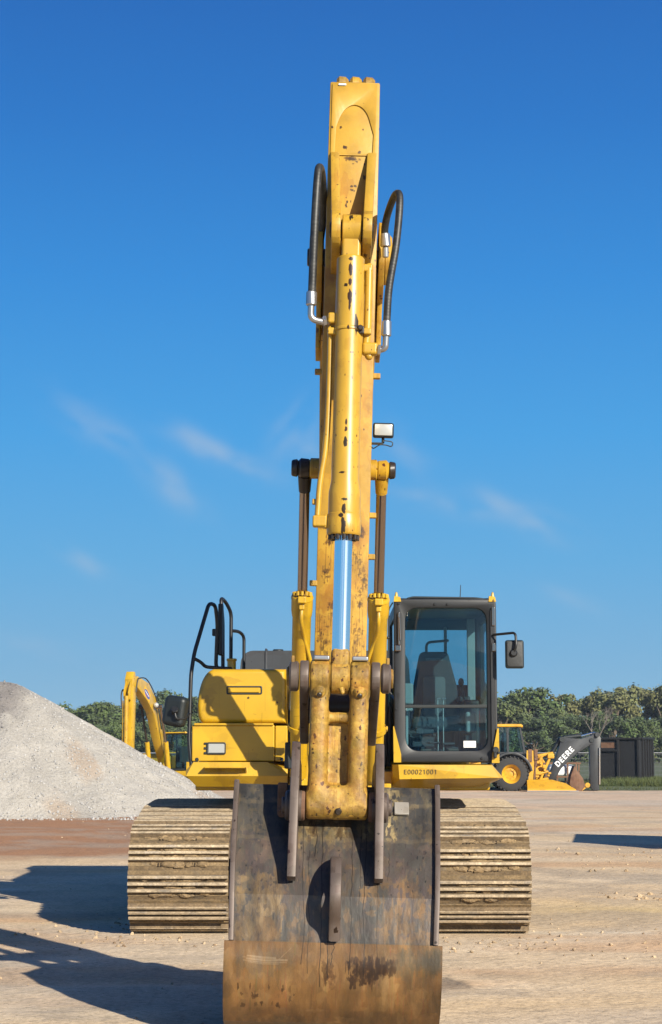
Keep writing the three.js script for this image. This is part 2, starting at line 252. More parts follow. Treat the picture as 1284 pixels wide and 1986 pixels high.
{
  const xs = [], zs = [];
  for (let i = -170; i <= 170; i++) { const t = i / 170; xs.push(Math.sign(t) * (Math.abs(t) * 9 + Math.pow(Math.abs(t), 6) * 420)); }
  for (let j = 0; j <= 420; j++) { const t = j / 420; zs.push(24 - (t * 48 + Math.pow(t, 7) * 700)); }
  const nx = xs.length, nz = zs.length, pos = new Float32Array(nx * nz * 3), col = new Float32Array(nx * nz * 3), uv = new Float32Array(nx * nz * 2), idx = [];
  const tan = [.71, .525, .315], pale = [.76, .60, .40], grey = [.66, .525, .37], red = [.40, .185, .072], yel = [.66, .49, .24], ora = [.62, .385, .20], chalk = [.80, .70, .55];
  for (let j = 0; j < nz; j++) for (let i = 0; i < nx; i++) {
    const x = xs[i], z = zs[j], o = j * nx + i; let r = rutDepth(x, z);
    pos.set([x, hump(x, z) - r * .016, z], o * 3); uv.set([x / 2.7, z / 2.7], o * 2);
    const n1 = fbm(x * .16 + z * .05, z * .42, 4, 301), n2 = fbm(x * .30 + 7, z * .9 + x * .12, 4, 311), n3 = fbm(x * 1.5, z * 1.3, 4, 321), n4 = fbm(x * .22 + 20, z * .6 - x * .08, 4, 331);
    let c = mix3(tan, grey, sstep(.42, .66, n1)); c = mix3(c, ora, .75 * sstep(.55, .72, n2)); c = mix3(c, pale, .8 * sstep(.52, .68, n4));
    c = mix3(c, yel, .75 * Math.exp(-(((z + 1.0 - .1 * x) / .9) ** 2)) * sstep(1, 2.5, x) * (.4 + n3));
    c = mix3(c, chalk, .8 * sstep(.6, .75, n3) * (Math.exp(-(((z + 3.0 - .05 * x) / .22) ** 2)) + .7 * Math.exp(-(((z - 1.6) / .16) ** 2)) + .5 * Math.exp(-(((z - 4.6) / .3) ** 2))));
    c = mix3(c, chalk, .25 * r * n3);
    const rd = sstep(-2.2, -3.4, x + (n2 - .5) * 2.5 + sstep(-8, -20, z) * -1.0 + Math.max(0, -23 - z) * .3) * sstep(-7.6, -9.8, z + (n3 - .5) * 2.2) ; c = mix3(c, mix3(red, [.33, .165, .075], sstep(.5, .7, n3)), rd * .95);
    c = mix3(c, mix3([.64, .46, .33], [.58, .47, .36], sstep(.4, .6, n1)), sstep(-24, -34, z) * .7);
    const wet = fbm(x * 2.6, z * 2.0, 4, 341); c = mix3(c, [.17, .135, .10], .85 * sstep(.46, .58, wet) * Math.max(Math.exp(-(((x - .98) / .4) ** 2) - (((z - 4.9) / .42) ** 2)), Math.exp(-(((x + .95) / .3) ** 2) - (((z - 4.6) / .35) ** 2)))); c = mix3(c, [.42, .34, .25], .5 * sstep(.56, .66, fbm(x * .8 + 4, z * 1.1, 4, 351)));
    const k = .95 + (n3 - .5) * .24; col.set(c.map((q) => q * k), o * 3);
  }
  for (let j = 0; j < nz - 1; j++) for (let i = 0; i < nx - 1; i++) { const a = j * nx + i, b = a + 1, c = a + nx, d = c + 1; idx.push(a, b, c, b, d, c); }
  const g = new THREE.BufferGeometry(); g.setAttribute('position', new THREE.BufferAttribute(pos, 3)); g.setAttribute('color', new THREE.BufferAttribute(col, 3)); g.setAttribute('uv', new THREE.BufferAttribute(uv, 2)); g.setIndex(idx); g.computeVertexNormals();
  const n = g.attributes.normal; if (n.getY(0) < 0) { for (let i = 0; i < idx.length; i += 3) { const t = idx[i]; idx[i] = idx[i + 1]; idx[i + 1] = t; } g.setIndex(idx); g.computeVertexNormals(); }
  const m = new THREE.Mesh(g, M.earth); m.name = 'ground'; m.userData = { kind: 'structure', label: 'bare tan earth yard with pale wheel tracks and a reddish patch', category: 'ground' }; m.receiveShadow = true; m.castShadow = true; scene.add(m);
}
std('grass_soil', [.085, .105, .035], { roughness: 1, map: grit });
{ // grass beyond the yard
  const xs = [], zs = [-47, -48, -50, -54, -60, -70, -90, -120, -160, -230, -330, -640], pos = [], uv = [], idx = []; for (let i = -40; i <= 40; i++) { const t = i / 40; xs.push(Math.sign(t) * (Math.abs(t) * 60 + Math.pow(Math.abs(t), 4) * 380)); }
  zs.forEach((z, j) => xs.forEach((x, i) => { const zz = j ? z : z + (fbm(x * .3, 3, 3, 401) - .5) * 2.4; pos.push(x, hump(x, zz) + (j ? .06 : .0), zz); uv.push(x / 3, zz / 3); if (i < xs.length - 1 && j < zs.length - 1) { const a = j * xs.length + i; idx.push(a, a + 1, a + xs.length, a + 1, a + xs.length + 1, a + xs.length); } }));
  const g = new THREE.BufferGeometry(); g.setAttribute('position', new THREE.Float32BufferAttribute(pos, 3)); g.setAttribute('uv', new THREE.Float32BufferAttribute(uv, 2)); g.setIndex(idx); g.computeVertexNormals();
  const m = new THREE.Mesh(g, M.grass_soil); m.name = 'grass_field'; m.userData = { kind: 'structure', label: 'green grass field beyond the bare yard', category: 'field' }; m.receiveShadow = true; scene.add(m);
}
{ // crumbs, clods and small stones lying about
  const R = rngOf(77), base = new THREE.IcosahedronGeometry(1, 1), p = base.attributes.position; const v = V();
  for (let i = 0; i < p.count; i++) { v.fromBufferAttribute(p, i); const k = .72 + .5 * vnoise(v.x * 2.2 + 5, v.y * 2.2 + v.z * 3.1, 9); p.setXYZ(i, v.x * k, v.y * k * .75, v.z * k); } base.computeVertexNormals();
  std('clod', [1, 1, 1], { roughness: 1 });
  const spots = [];
  const add = (n, fx, s0, s1) => { for (let i = 0; i < n; i++) { const [x, z] = fx(); const s = s0 + Math.pow(R(), 4) * (s1 - s0); spots.push([x, z, s]); } };
  const g2 = () => (R() + R() + R() - 1.5) * .9;
  add(130, () => [-1.35 + g2() * .9, 2.15 + g2() * .55 + .15], .003, .017); add(170, () => [1.3 + g2() * .8, 2.35 + g2() * .7], .003, .018);
  add(160, () => [-2.2 + g2() * 1.4, 1.4 + g2() * 1.6],   .003, .018); add(120, () => [2.4 + g2() * 1.6, 2.0 + g2() * 1.8], .003, .022);
  add(1000, () => { const z = 9 - Math.pow(R(), 1.3) * 34; return [(R() - .5) * (9 + (9 - z) * .35), z]; }, .002, .013);
  add(260, () => [3.0 + R() * 5, -1.5 - R() * 1.4], .004, .032); add(160, () => [3.4 + R() * 4, -6 - R() * 5], .006, .036);
  const im = new THREE.InstancedMesh(base, M.clod, spots.length), mt = new THREE.Matrix4(), q = new THREE.Quaternion(), col = new THREE.Color();
  spots.forEach(([x, z, s], i) => { q.setFromEuler(new THREE.Euler(R() * 6, R() * 6, R() * 6)); mt.compose(V(x, hump(x, z) + s * .35 - .003, z), q, V(s * (1 + R() * .5), s, s * (1 + R() * .4))); im.setMatrixAt(i, mt); const t = R(); const c = t < .62 ? [.30, .22, .135] : t < .88 ? [.40, .30, .19] : [.20, .135, .08]; const kk = .8 + R() * .4; col.setRGB(...c.map((u) => u * kk)); im.setColorAt(i, col); });
  im.name = 'soil_clods'; im.userData = { kind: 'stuff', label: 'scattered soil crumbs and small stones on the bare ground', category: 'soil clods' }; im.castShadow = im.receiveShadow = true; scene.add(im);
}
//#NEXT
// ------------------------------------------------------------------ the yellow excavator facing the camera
const font = await new FontLoader().loadAsync('fonts/droid/droid_sans_bold.typeface.json');
const mono = await new FontLoader().loadAsync('fonts/droid/droid_sans_mono_regular.typeface.json');
const text = (s, size, f = font, depth = .0015) => { const g = new TextGeometry(s, { font: f, size, depth, curveSegments: 4, bevelEnabled: false }); g.computeBoundingBox(); return g; };
const EX = thing('excavator', 'large yellow tracked excavator facing forward with its bucket resting on the ground', 'excavator');

// --- crawler tracks
const CH = .385, ZF = 1.55, ZR = -2.25, AX = .5, PITCH_N = 46;
function trackPoint(s) { // place, outward normal along the chain loop (z, y)
  const L = ZF - ZR, arc = Math.PI * CH, per = 2 * L + 2 * arc; s = ((s % per) + per) % per;
  const top = (q) => AX + CH + .115 * sstep(0, .75, q) * sstep(L, L - .95, q) - .012 * Math.sin(q * 2.6) * sstep(0, .4, q) * sstep(L, L - .4, q);
  if (s < L) { const k = Math.atan((top(s + .02) - top(s - .02)) / .04); return { z: ZR + s, y: top(s), nz: -Math.sin(k), ny: Math.cos(k) }; }
  s -= L; if (s < arc) { const a = Math.PI / 2 - s / CH; return { z: ZF + CH * Math.cos(a), y: AX + CH * Math.sin(a), nz: Math.cos(a), ny: Math.sin(a) }; }
  s -= arc; if (s < L) return { z: ZF - s, y: AX - CH, nz: 0, ny: -1 };
  s -= L; const a = -Math.PI / 2 - s / CH; return { z: ZR + CH * Math.cos(a), y: AX + CH * Math.sin(a), nz: Math.cos(a), ny: Math.sin(a) };
}
const PER = 2 * (ZF - ZR) + 2 * Math.PI * CH, HALF = .447;
function shoeGeometry(seed) { // x across, y outward, z along the chain
  const R = rngOf(seed), list = [], y0 = .058;
  const plate = shapeOf([[-HALF, -.118], [HALF, -.118], [HALF, .105], [-HALF, .105]], [[[-.045, .010], [.045, .010], [.045, .038], [-.045, .038]]]);
  const g = new THREE.ExtrudeGeometry(plate, { depth: .013, bevelEnabled: false }); g.rotateX(-Math.PI / 2); g.scale(1, 1, -1); // keep faces outward below
  { const c = clean(g), p = c.attributes.position; for (let i = 0; i < p.count; i += 3) for (const A of [p]) { const b = [A.getX(i + 1), A.getY(i + 1), A.getZ(i + 1)]; A.setXYZ(i + 1, A.getX(i + 2), A.getY(i + 2), A.getZ(i + 2)); A.setXYZ(i + 2, ...b); } c.computeVertexNormals(); c.translate(0, y0, 0); list.push(tint(uvBox(c, R() * 3, R() * 3), .50, .43, .32)); }
  for (const s of [-.066, -.006, .054]) {
    const w = HALF - .002, bar = new THREE.ExtrudeGeometry(shapeOf([[-.017, 0], [.017, 0], [.0135, .044], [.011, .048], [-.011, .048], [-.0135, .044]]), { depth: 2 * w, bevelEnabled: false });
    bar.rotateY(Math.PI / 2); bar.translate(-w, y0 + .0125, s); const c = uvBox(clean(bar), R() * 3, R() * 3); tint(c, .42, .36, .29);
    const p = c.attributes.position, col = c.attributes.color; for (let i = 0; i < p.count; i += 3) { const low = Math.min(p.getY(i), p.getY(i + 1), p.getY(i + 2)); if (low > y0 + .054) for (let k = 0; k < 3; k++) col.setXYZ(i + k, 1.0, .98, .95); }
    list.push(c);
  }
  { const lip = hull([[-HALF + .004, y0 + .011, .10], [HALF - .004, y0 + .011, .10], [-HALF + .004, y0 - .009, .165], [HALF - .004, y0 - .009, .165], [-HALF + .004, y0 - .012, .10], [HALF - .004, y0 - .012, .10], [-HALF + .004, y0 - .02, .165], [HALF - .004, y0 - .02, .165]]); list.push(tint(uvBox(lip, R(), R()), .34, .285, .21)); }  // lip tinted darker to paint the shaded gap between shoes
  for (const sx of [-.165, -.105, .075, .135]) for (const q of [-.012, .012]) { const b = box(.014, .014, .036, sx + q, y0 + .012, .094, .002); list.push(tint(uvBox(clean(b)), .10, .075, .05)); }
  for (const sx of [-.155, -.085, .085, .155]) { const b = rod([sx, y0 + .01, -.042], [sx, y0 + .028, -.042], .014, .014, 6, .003); list.push(tint(uvBox(clean(b)), .34, .25, .16)); }
  for (const sx of [-.17, .17]) list.push(tint(uvBox(clean(box(.06, .07, .15, sx, y0 - .037, 0, .006))), .30, .23, .16)); // chain links under the plate
  for (let i = 0; i < 44; i++) { // packed mud between the bars
    const c = new THREE.IcosahedronGeometry(1, 1), p = c.attributes.position, q = R() * 9, s = .007 + R() * .018; for (let k = 0; k < p.count; k++) { const f = .7 + .6 * vnoise(p.getX(k) * 2 + q, p.getY(k) * 2 + p.getZ(k) * 3, 3); p.setXYZ(k, p.getX(k) * f * s * (1 + R() * .1) * 2.6, p.getY(k) * f * s, p.getZ(k) * f * s * 1.3); }
    c.computeVertexNormals(); const zone = [-.036, .024, .088][Math.floor(R() * 3)]; c.translate((R() + R() - 1) * HALF * .85, y0 + .014, zone + (R() - .5) * .03); const k = .85 + R() * .3; list.push(tint(uvBox(clean(c), R(), R()),   .58 * k, .49 * k, .36 * k));
  }
  return mergeGeometries(list);
}
const shoes = [1, 2, 3, 4].map((k) => shoeGeometry(k * 71));
for (const sx of [-1, 1]) {
  const cx = sx * 1.345 - .012;
  const ring = []; for (let i = 0; i < 120; i++) { const q = trackPoint(i / 120 * PER); ring.push([q.z - q.nz * .045, q.y - q.ny * .045]); }
  const inner = []; for (let i = 0; i < 120; i++) { const q = trackPoint(i / 120 * PER); inner.push([q.z - q.nz * .085, q.y - q.ny * .085]); }
  const chain = part('crawler_track', [side(ring, cx - .14, cx - .09, 0, [inner]), side(ring, cx + .09, cx + .14, 0, [inner])], M.worn_steel, EX, { label: 'muddy steel crawler track with triple ribbed shoes' });
  for (let i = 0; i < PITCH_N; i++) {
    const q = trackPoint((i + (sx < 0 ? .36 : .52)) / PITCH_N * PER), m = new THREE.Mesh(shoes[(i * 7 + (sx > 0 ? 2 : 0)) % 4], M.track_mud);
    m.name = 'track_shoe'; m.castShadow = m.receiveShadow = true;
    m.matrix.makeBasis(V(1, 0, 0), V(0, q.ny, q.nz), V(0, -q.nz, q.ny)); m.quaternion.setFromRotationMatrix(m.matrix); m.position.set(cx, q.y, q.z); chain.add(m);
  }
  const fr = part('track_frame', [bbox(cx - .2, cx + .2, .3, .68, -2.0, 1.2, .04), side([[-.9, .62], [.9, .62], [.6, 1.0], [-.6, 1.0]], Math.min(cx, cx - sx * .5), Math.max(cx, cx - sx * .5), .02)], M.worn_steel, EX);
  part('idler_wheel', [rod([cx - .09, AX, ZF], [cx + .09, AX, ZF], .33, .33, 32, .02), rod([cx - .19, AX, ZF], [cx + .19, AX, ZF], .1)], M.worn_steel, fr);
  part('sprocket', [rod([cx - .05, AX, ZR], [cx + .05, AX, ZR], .31, .31, 22, .02), rod([cx - .2, AX, ZR], [cx + .2, AX, ZR], .2)], M.worn_steel, fr);
  for (let i = 0; i < 7; i++) part('track_roller', rod([cx - .17, .215, -1.7 + i * .48], [cx + .17, .215, -1.7 + i * .48], .095, .095, 16), M.worn_steel, fr);
}
part('car_body', [side([[-1.2, .62], [1.0, .62], [.8, .95], [-1.0, .95]], -.98, .98, .03), rod([0, .93, -.1], [0, 1.24, -.1], .62, .62, 40, .02)], M.worn_steel, EX);

// --- revolving frame, left flank with tank and step, right sill under the cab
part('revolving_frame', [bbox(-1.28, 1.5, 1.26, 1.44, -2.5, 1.12, .02), bbox(-.36, .47, 1.2, 1.62, -.4, 1.3, .02), bbox(-.22, -.15, 1.44, 2.2, -.1, .75, .01), bbox(.3, .37, 1.44, 2.2, -.1, .75, .01)], M.house_yellow, EX);
{
  const sill = part('cab_sill', [hull([[.575, 1.505, 1.34], [1.5, 1.505, 1.34], [1.605, 1.385, 1.34], [.635, 1.372, 1.42], [.575, 1.4, 1.34], [1.49, 1.5, 1.40], [.625, 1.505, 1.42], [1.56, 1.385, 1.42], [1.6, 1.38, 1.3], [1.35, 1.29, 1.12], [.66, 1.285, 1.16], [.575, 1.3, 1.1], [.575, 1.505, .9], [1.5, 1.505, .9], [1.6, 1.4, .9], [1.45, 1.29, .9]])], M.house_yellow, EX);
  const t = text('E00021001', .042, mono); t.translate(.672, 1.418, 1.4245); part('serial_lettering', t, M.stencil, sill);
}
{
  const tank = part('fuel_tank', [(() => { const s = new THREE.Shape(); s.moveTo(-.424, 1.89); s.lineTo(-.424, 2.398); s.lineTo(-1.11, 2.398); s.quadraticCurveTo(-1.24, 2.36, -1.262, 2.06); s.lineTo(-1.255, 1.98); s.quadraticCurveTo(-1.24, 1.89, -1.19, 1.89); s.lineTo(-.424, 1.89);
    const d = 1.05, b = .045, g = new THREE.ExtrudeGeometry(s, { depth: d - 2 * b, bevelEnabled: true, bevelSize: b, bevelThickness: b, bevelOffset: -b, bevelSegments: 5, curveSegments: 20 }); g.translate(0, 0, .2 + b); return toCreasedNormals(g, .6); })()], M.house_yellow, EX);
  part('handle_recess', [front(rrect(-.985, -.648, 2.158, 2.238, .018), 1.2485, 1.2575, .003, [rrect(-.972, -.661, 2.171, 2.225, .012, THREE.Path)])], M.black_paint, tank);
  part('latch_handle', [bbox(-.968, -.672, 2.176, 2.218, 1.2505, 1.268, .008)], M.house_yellow, tank);
  const cap = part('filler_cap', [rod([-.955, 2.39, .95], [-.955, 2.49, .95], .042), rod([-.955, 2.485, .95], [-.955, 2.51, .95], .05)], M.house_yellow, tank);
  const tb = part('tool_box', [bbox(-1.305, -.53, 1.535, 1.872, .3, 1.275, .012), bbox(-.525, -.408, 1.535, 1.866, .3, 1.262, .012), bbox(-1.285, -.54, 1.868, 1.89, .3, 1.295, .006)], M.house_yellow, EX);
  const hl = part('headlight', [front(rrect(-1.165, -.985, 1.598, 1.712, .02), 1.268, 1.29, .004, [rrect(-1.15, -.995, 1.612, 1.7, .015, THREE.Path)]), bbox(-1.19, -1.158, 1.60, 1.622, 1.27, 1.286, .004), bbox(-1.19, -1.158, 1.645, 1.667, 1.27, 1.286, .004), bbox(-1.19, -1.158, 1.69, 1.71, 1.27, 1.286, .004)], M.black_paint, EX);
  part('lens', [bbox(-1.149, -.996, 1.613, 1.699, 1.2715, 1.2845, .004)], M.reflector, hl);
  for (const x of [-1.255, -.46]) part('bolt', rod([x, 1.552, 1.262], [x, 1.552, 1.285], .018, .018, 8), M.black_paint, tb);
  const step = part('side_step', [hull([[-1.285, 1.528, 1.30], [-.60, 1.528, 1.30], [-.405, 1.46, 1.30], [-1.36, 1.45, 1.27], [-1.35, 1.40, 1.33], [-.405, 1.40, 1.33], [-1.26, 1.30, 1.22], [-.41, 1.295, 1.22], [-1.3, 1.5, .9], [-.405, 1.5, .9], [-1.2, 1.28, 1.05], [-.41, 1.28, 1.05], [-1.29, 1.528, 1.1], [-.55, 1.528, 1.1]]), hull([[-1.19, 1.46, 1.29], [-.79, 1.46, 1.29], [-1.17, 1.476, 1.43], [-.80, 1.476, 1.43], [-1.19, 1.478, 1.29], [-.79, 1.478, 1.29], [-1.17, 1.486, 1.43], [-.8, 1.486, 1.43], ]), hull([[-.80, 1.41, 1.3], [-.785, 1.41, 1.3], [-.80, 1.48, 1.43], [-.785, 1.48, 1.43], [-.80, 1.48, 1.3], [-.785, 1.48, 1.3]])], M.house_yellow, EX);
  part('front_apron', [bbox(-.40, .56, 1.275, 1.33, 1.05, 1.33, .01), bbox(-.36, -.30, 1.33, 1.52, 1.2, 1.3, .01)], M.house_yellow, EX);
}
part('engine_hood', [hull([...arcPts(-.86, 2.58, .14, 90, 180, 6).flatMap(([x, y]) => [[x, y, -1.6], [x, y, -2.5]]), ...arcPts(.72, 2.58, .14, 0, 90, 6).flatMap(([x, y]) => [[x, y, -1.6], [x, y, -2.5]]), [-1.02, 2.3, -1.6], [-1.02, 2.3, -2.5], [.88, 2.3, -1.6], [.88, 2.3, -2.5]]), ...[-.72, -.28, .16, .6].map((x) => side([[-1.59, 2.3], [-1.59, 2.71], [-1.63, 2.745], [-2.47, 2.745], [-2.5, 2.3]], x - .012, x + .012, .005))], M.hood_grey, EX);
part('engine_compartment', [bbox(-1.36, 1.45, 1.44, 2.31, -2.5, -.55, .05), bbox(-1.25, -.42, 1.44, 2.33, -.55, .22, .03)], M.house_yellow, EX);
part('counterweight', [front(rrect(-1.5, 1.52, 1.25, 2.36, .12), -3.3, -2.52, .08)], M.house_yellow, EX);
part('exhaust_pipe', [rod([-.6, 2.7, -2.1], [-.6, 2.76, -2.1], .06)], M.black_paint, EX);
// hoses and fittings in the gap between the boom foot and the bodywork
part('black_hose', [bent([[-.395, 1.5, 1.0], [-.39, 2.0, 1.05], [-.37, 2.35, .9], [-.3, 2.3, .4]], .02), bent([[-.36, 1.45, .9], [-.35, 2.1, .95], [-.28, 2.4, .6]], .02), bent([[.52, 1.5, .9], [.53, 2.2, 1.0], [.5, 2.42, .7], [.42, 2.2, .2]], .024), bent([[.56, 1.5, .75], [.57, 2.0, .8], [.54, 2.3, .4]], .02)], M.rubber, EX);
part('valve_cover', [bbox(.46, .58, 1.9, 2.42, .3, .62, .02), bbox(.45, .57, 2.42, 2.52, .25, .5, .02), bbox(-.42, -.3, 1.45, 2.1, .1, .4, .02)], M.black_paint, EX);

// --- handrails and mirrors on the left
part('handrail', [bent([[-1.31, 1.5, 1.24], [-1.335, 1.72, 1.24], [-1.325, 2.35, 1.2], [-1.3, 2.55, 1.16], [-1.175, 3.04, 1.0], [-1.12, 3.03, .9], [-1.10, 2.85, .86], [-1.115, 2.46, .82], [-1.1, 2.4, .8]], .019, .07), bent([[-1.3, 2.5, 1.14], [-1.24, 2.47, 1.1], [-1.2, 2.425, 1.05], [-.96, 2.41, 1.0]], .017, .05)], M.dark_paint, EX, { label: 'dark grey tubular handrail beside the tank' });
part('handrail', [bent([[-1.06, 2.39, .6], [-1.065, 2.9, .6], [-1.09, 3.13, .55], [-1.05, 3.10, .4], [-1.0, 3.0, .3], [-1.0, 2.39, .3]], .019, .06)], M.dark_paint, EX);
part('handrail', [bent([[-1.0, 2.82, .28], [-.93, 2.82, .2], [-.88, 2.78, .1], [-.88, 2.39, .1]], .017, .06)], M.dark_paint, EX);
part('rear_view_mirror', [box(.045, .5, .16, -1.075, 2.8, .75, .012), box(.05, .07, .06, -1.13, 2.77, .8, .012)], M.black_paint, EX);
{
  const m = part('side_mirror', [(() => { const g = box(.22, .285, .14, 0, 0, 0, .05); g.rotateZ(-.16); g.rotateY(-.35); g.translate(-1.455, 2.0, 1.32); return g; })()], M.black_paint, EX);
  part('mirror_bracket', [bent([[-1.33, 1.985, 1.22], [-1.36, 1.93, 1.36], [-1.44, 1.925, 1.43], [-1.455, 1.99, 1.42]], .012, .03), rod([-1.455, 1.985, 1.38], [-1.455, 2.02, 1.43], .035)], M.dark_paint, m);
}

// --- the cab
{
  const X0 = .593, X1 = 1.56, Y0 = 1.525, Y1 = 3.055, Z0 = -.42, Z1 = 1.3;
  const ox0 = .70, ox1 = 1.468, oy0 = 1.632, oy1 = 2.97;
  const rearTop = 2.9, shell = [
    front(rrect(X0, X1, Y0, Y1, [.03, .03, .05, .05]), Z1 - .07, Z1, .012, [rrect(ox0, ox1, oy0, oy1, .13, THREE.Path)]),
    front(rrect(X0 + .01, X1 - .01, Y0, Y1 - .02, .04), Z0, Z0 + .05, .01, [rrect(.70, 1.46, 2.3, 2.87, .06, THREE.Path)]),
    bbox(X0 + .02, X1 - .02, Y1 - .075, Y1 - .005, Z0 + .04, Z1 - .06, .02), bbox(X0 + .04, X1 - .04, Y1 - .01, Y1 + .018, Z0 + .1, Z1 - .12, .012),
    bbox(X0 + .01, X1 - .01, Y0, Y0 + .06, Z0 + .04, Z1 - .06, .005),
    side(shapeOf([[Z0 + .04, Y0 + .05], [Z1 - .06, Y0 + .05], [Z1 - .06, Y1 - .05], [Z0 + .04, Y1 - .05]], [[[.02, 2.15], [.02, 2.9], [1.14, 2.9], [1.14, 1.75], [.55, 1.75], [.45, 2.15]]]), X1 - .05, X1 - .012, .006),
    side(shapeOf([[Z0 + .04, Y0 + .05], [Z1 - .06, Y0 + .05], [Z1 - .06, Y1 - .05], [Z0 + .04, Y1 - .05]], [[[-.28, 2.2], [-.28, 2.9], [1.14, 2.9], [1.14, 2.1]]]), X0 + .012, X0 + .05, .006),
  ];
  const cab = part('cab', shell, M.dark_paint, EX, { label: 'dark framed operator cab with tall front window' });
  part('window_pane', [front(rrect(ox0 - .012, ox1 + .012, 2.06, oy1 + .012, [.005, .005, .13, .13]), Z1 - .034, Z1 - .028, .001)], M.glass, cab, { label: 'upper windshield pane' });
  part('window_pane', [front(rrect(ox0 - .012, ox1 + .012, oy0 - .012, 2.032, [.13, .13, .005, .005]), Z1 - .034, Z1 - .028, .001)], M.glass, cab, { label: 'lower windshield pane' });
  part('window_divider', [bbox(ox0 - .004, ox1 + .004, 2.03, 2.062, Z1 - .05, Z1 - .014, .006)], M.black_paint, cab);
  part('window_pane', [front(rrect(.69, 1.47, 2.29, 2.88, .05), Z0 + .022, Z0 + .028, .001)], M.glass, cab, { label: 'rear cab window' });
  part('window_pane', [bbox(X1 - .034, X1 - .028, 1.74, 2.91, 0, 1.15, 0)], M.glass, cab);
  part('window_pane', [bbox(X0 + .028, X0 + .034, 2.08, 2.91, -.3, 1.15, 0)], M.glass, cab);
  part('door_pillar', [bbox(X1 - .06, X1 + .008, 1.56, 2.98, Z1 - .2, Z1 - .075, .012), bbox(1.50, 1.535, 1.6, 2.95, Z1 - .002, Z1 + .014, .006)], M.dark_paint, cab);
  part('door_post', [bbox(1.17, 1.2, 2.25, 2.9, Z0 + .06, Z0 + .11, .008), bbox(1.38, 1.46, 1.7, 2.96, .0, .05, .01)], M.console_grey, cab);
  part('grab_bar', [bent([[.98, 2.45, -.2], [.98, 2.73, -.2], [1.2, 2.75, -.2]], .014, .05)], M.dark_paint, cab);
  for (const [x, s] of [[X0 + .035, 1], [X1 - .035, -1]]) part('roof_cap', [hull([[x - .035, 3.03, 1.2], [x + .035, 3.03, 1.2], [x - .035, 3.03, 1.31], [x + .035, 3.03, 1.31], [x - .028, 3.085, 1.22], [x + .028, 3.075, 1.22], [x - .028, 3.085, 1.29], [x + .028, 3.075, 1.29]]), rod([x - s * .008, 3.07, 1.25], [x - s * .008, 3.125, 1.25], .018, .01, 12)], M.house_yellow, cab);
  part('roof_rail', [bent([[.73, 3.065, 1.22], [.78, 3.078, 1.22], [1.38, 3.068, 1.22], [1.44, 3.06, 1.22]], .011, .03)], M.black_paint, cab);
  part('antenna', [rod([1.283, 3.05, .4], [1.295, 3.27, .4], .0055, .0035, 8, .001)], M.black_paint, cab);
  part('wiper', [bbox(.63, .652, 2.62, 2.93, Z1 + .006, Z1 + .03, .006), bbox(.60, .66, 2.56, 2.62, Z1, Z1 + .04, .01), rod([.645, 2.88, Z1 + .034], [.652, 2.66, Z1 + .034], .008)], M.dull_chrome, cab);
  part('grab_rail', [bent([[.583, 3.02, 1.27], [.545, 2.96, 1.27], [.54, 2.2, 1.27], [.57, 2.16, 1.27]], .007, .04), new THREE.SphereGeometry(.016, 10, 8).translate(.541, 2.69, 1.27)], M.black_paint, cab);
  for (const [x, y] of [[.665, 1.565], [1.41, 1.562], [.608, 1.7], [.612, 2.02], [.64, 3.01], [.98, 3.005], [1.1, 3.005]]) part('bolt', rod([x, y, Z1 - .004], [x, y, Z1 + .012], .012, .012, 8), M.dark_paint, cab);
  part('cab_bracket', [hull([[.585, 1.525, 1.305], [.655, 1.525, 1.305], [.655, 1.6, 1.305], [.59, 1.86, 1.305], [.582, 1.86, 1.305], [.585, 1.525, 1.335], [.655, 1.525, 1.335], [.655, 1.6, 1.335], [.59, 1.86, 1.335], [.582, 1.86, 1.335]])], M.house_yellow, cab);
  part('cab_bracket', [hull([[1.5, 1.52, 1.318], [1.572, 1.52, 1.318], [1.568, 1.84, 1.318], [1.555, 1.84, 1.318], [1.505, 1.6, 1.318], [1.5, 1.52, 1.34], [1.572, 1.52, 1.34], [1.568, 1.84, 1.34], [1.555, 1.84, 1.34], [1.505, 1.6, 1.34]])], M.house_yellow, cab);
  part('door_latch', [rod([1.535, 1.64, 1.335], [1.535, 1.64, 1.375], .03), box(.03, .07, .03, 1.53, 1.6, 1.36, .01), rod([1.56, 1.615, 1.34], [1.56, 1.615, 1.39], .012)], M.black_paint, cab);
  for (const [a, b] of [[2.56, 2.64], [2.80, 2.98]]) part('door_hinge', [bbox(1.515, 1.55, a, b, Z1 + .01, Z1 + .028, .006)], M.dull_chrome, cab);
  const mir = part('side_mirror', [box(.175, .265, .05, 1.712, 2.525, 1.46, .024)], M.black_paint, cab);
  part('mirror_arm', [bent([[1.53, 2.715, 1.33], [1.72, 2.725, 1.5], [1.722, 2.6, 1.53], [1.705, 2.55, 1.51]], .012, .04), rod([1.7, 2.535, 1.47], [1.7, 2.535, 1.52], .042, .03, 16)], M.dark_paint, mir);
  part('mirror_back', [front(rrect(1.64, 1.784, 2.41, 2.64, .03), 1.482, 1.49, .003)], M.rubber, mir);
  // inside
  const seat = part('seat', [front((() => { const s = new THREE.Shape(); s.moveTo(.80, 1.93); s.lineTo(.83, 2.30); s.lineTo(.88, 2.56); s.quadraticCurveTo(.89, 2.61, .94, 2.61); s.lineTo(1.12, 2.61); s.quadraticCurveTo(1.17, 2.61, 1.18, 2.56); s.lineTo(1.26, 2.25); s.lineTo(1.27, 1.93); s.lineTo(.80, 1.93); return s; })(), .16, .30, .03), bbox(.78, 1.28, 1.82, 1.96, .25, .78, .05), bbox(.86, 1.2, 1.56, 1.83, .2, .65, .03)], M.seat_cloth, cab, { label: 'dark cloth operator seat' });
  part('seat_panel', [front(rrect(.915, 1.14, 1.97, 2.36, .04), .296, .32, .008)], M.seat_pale, seat);
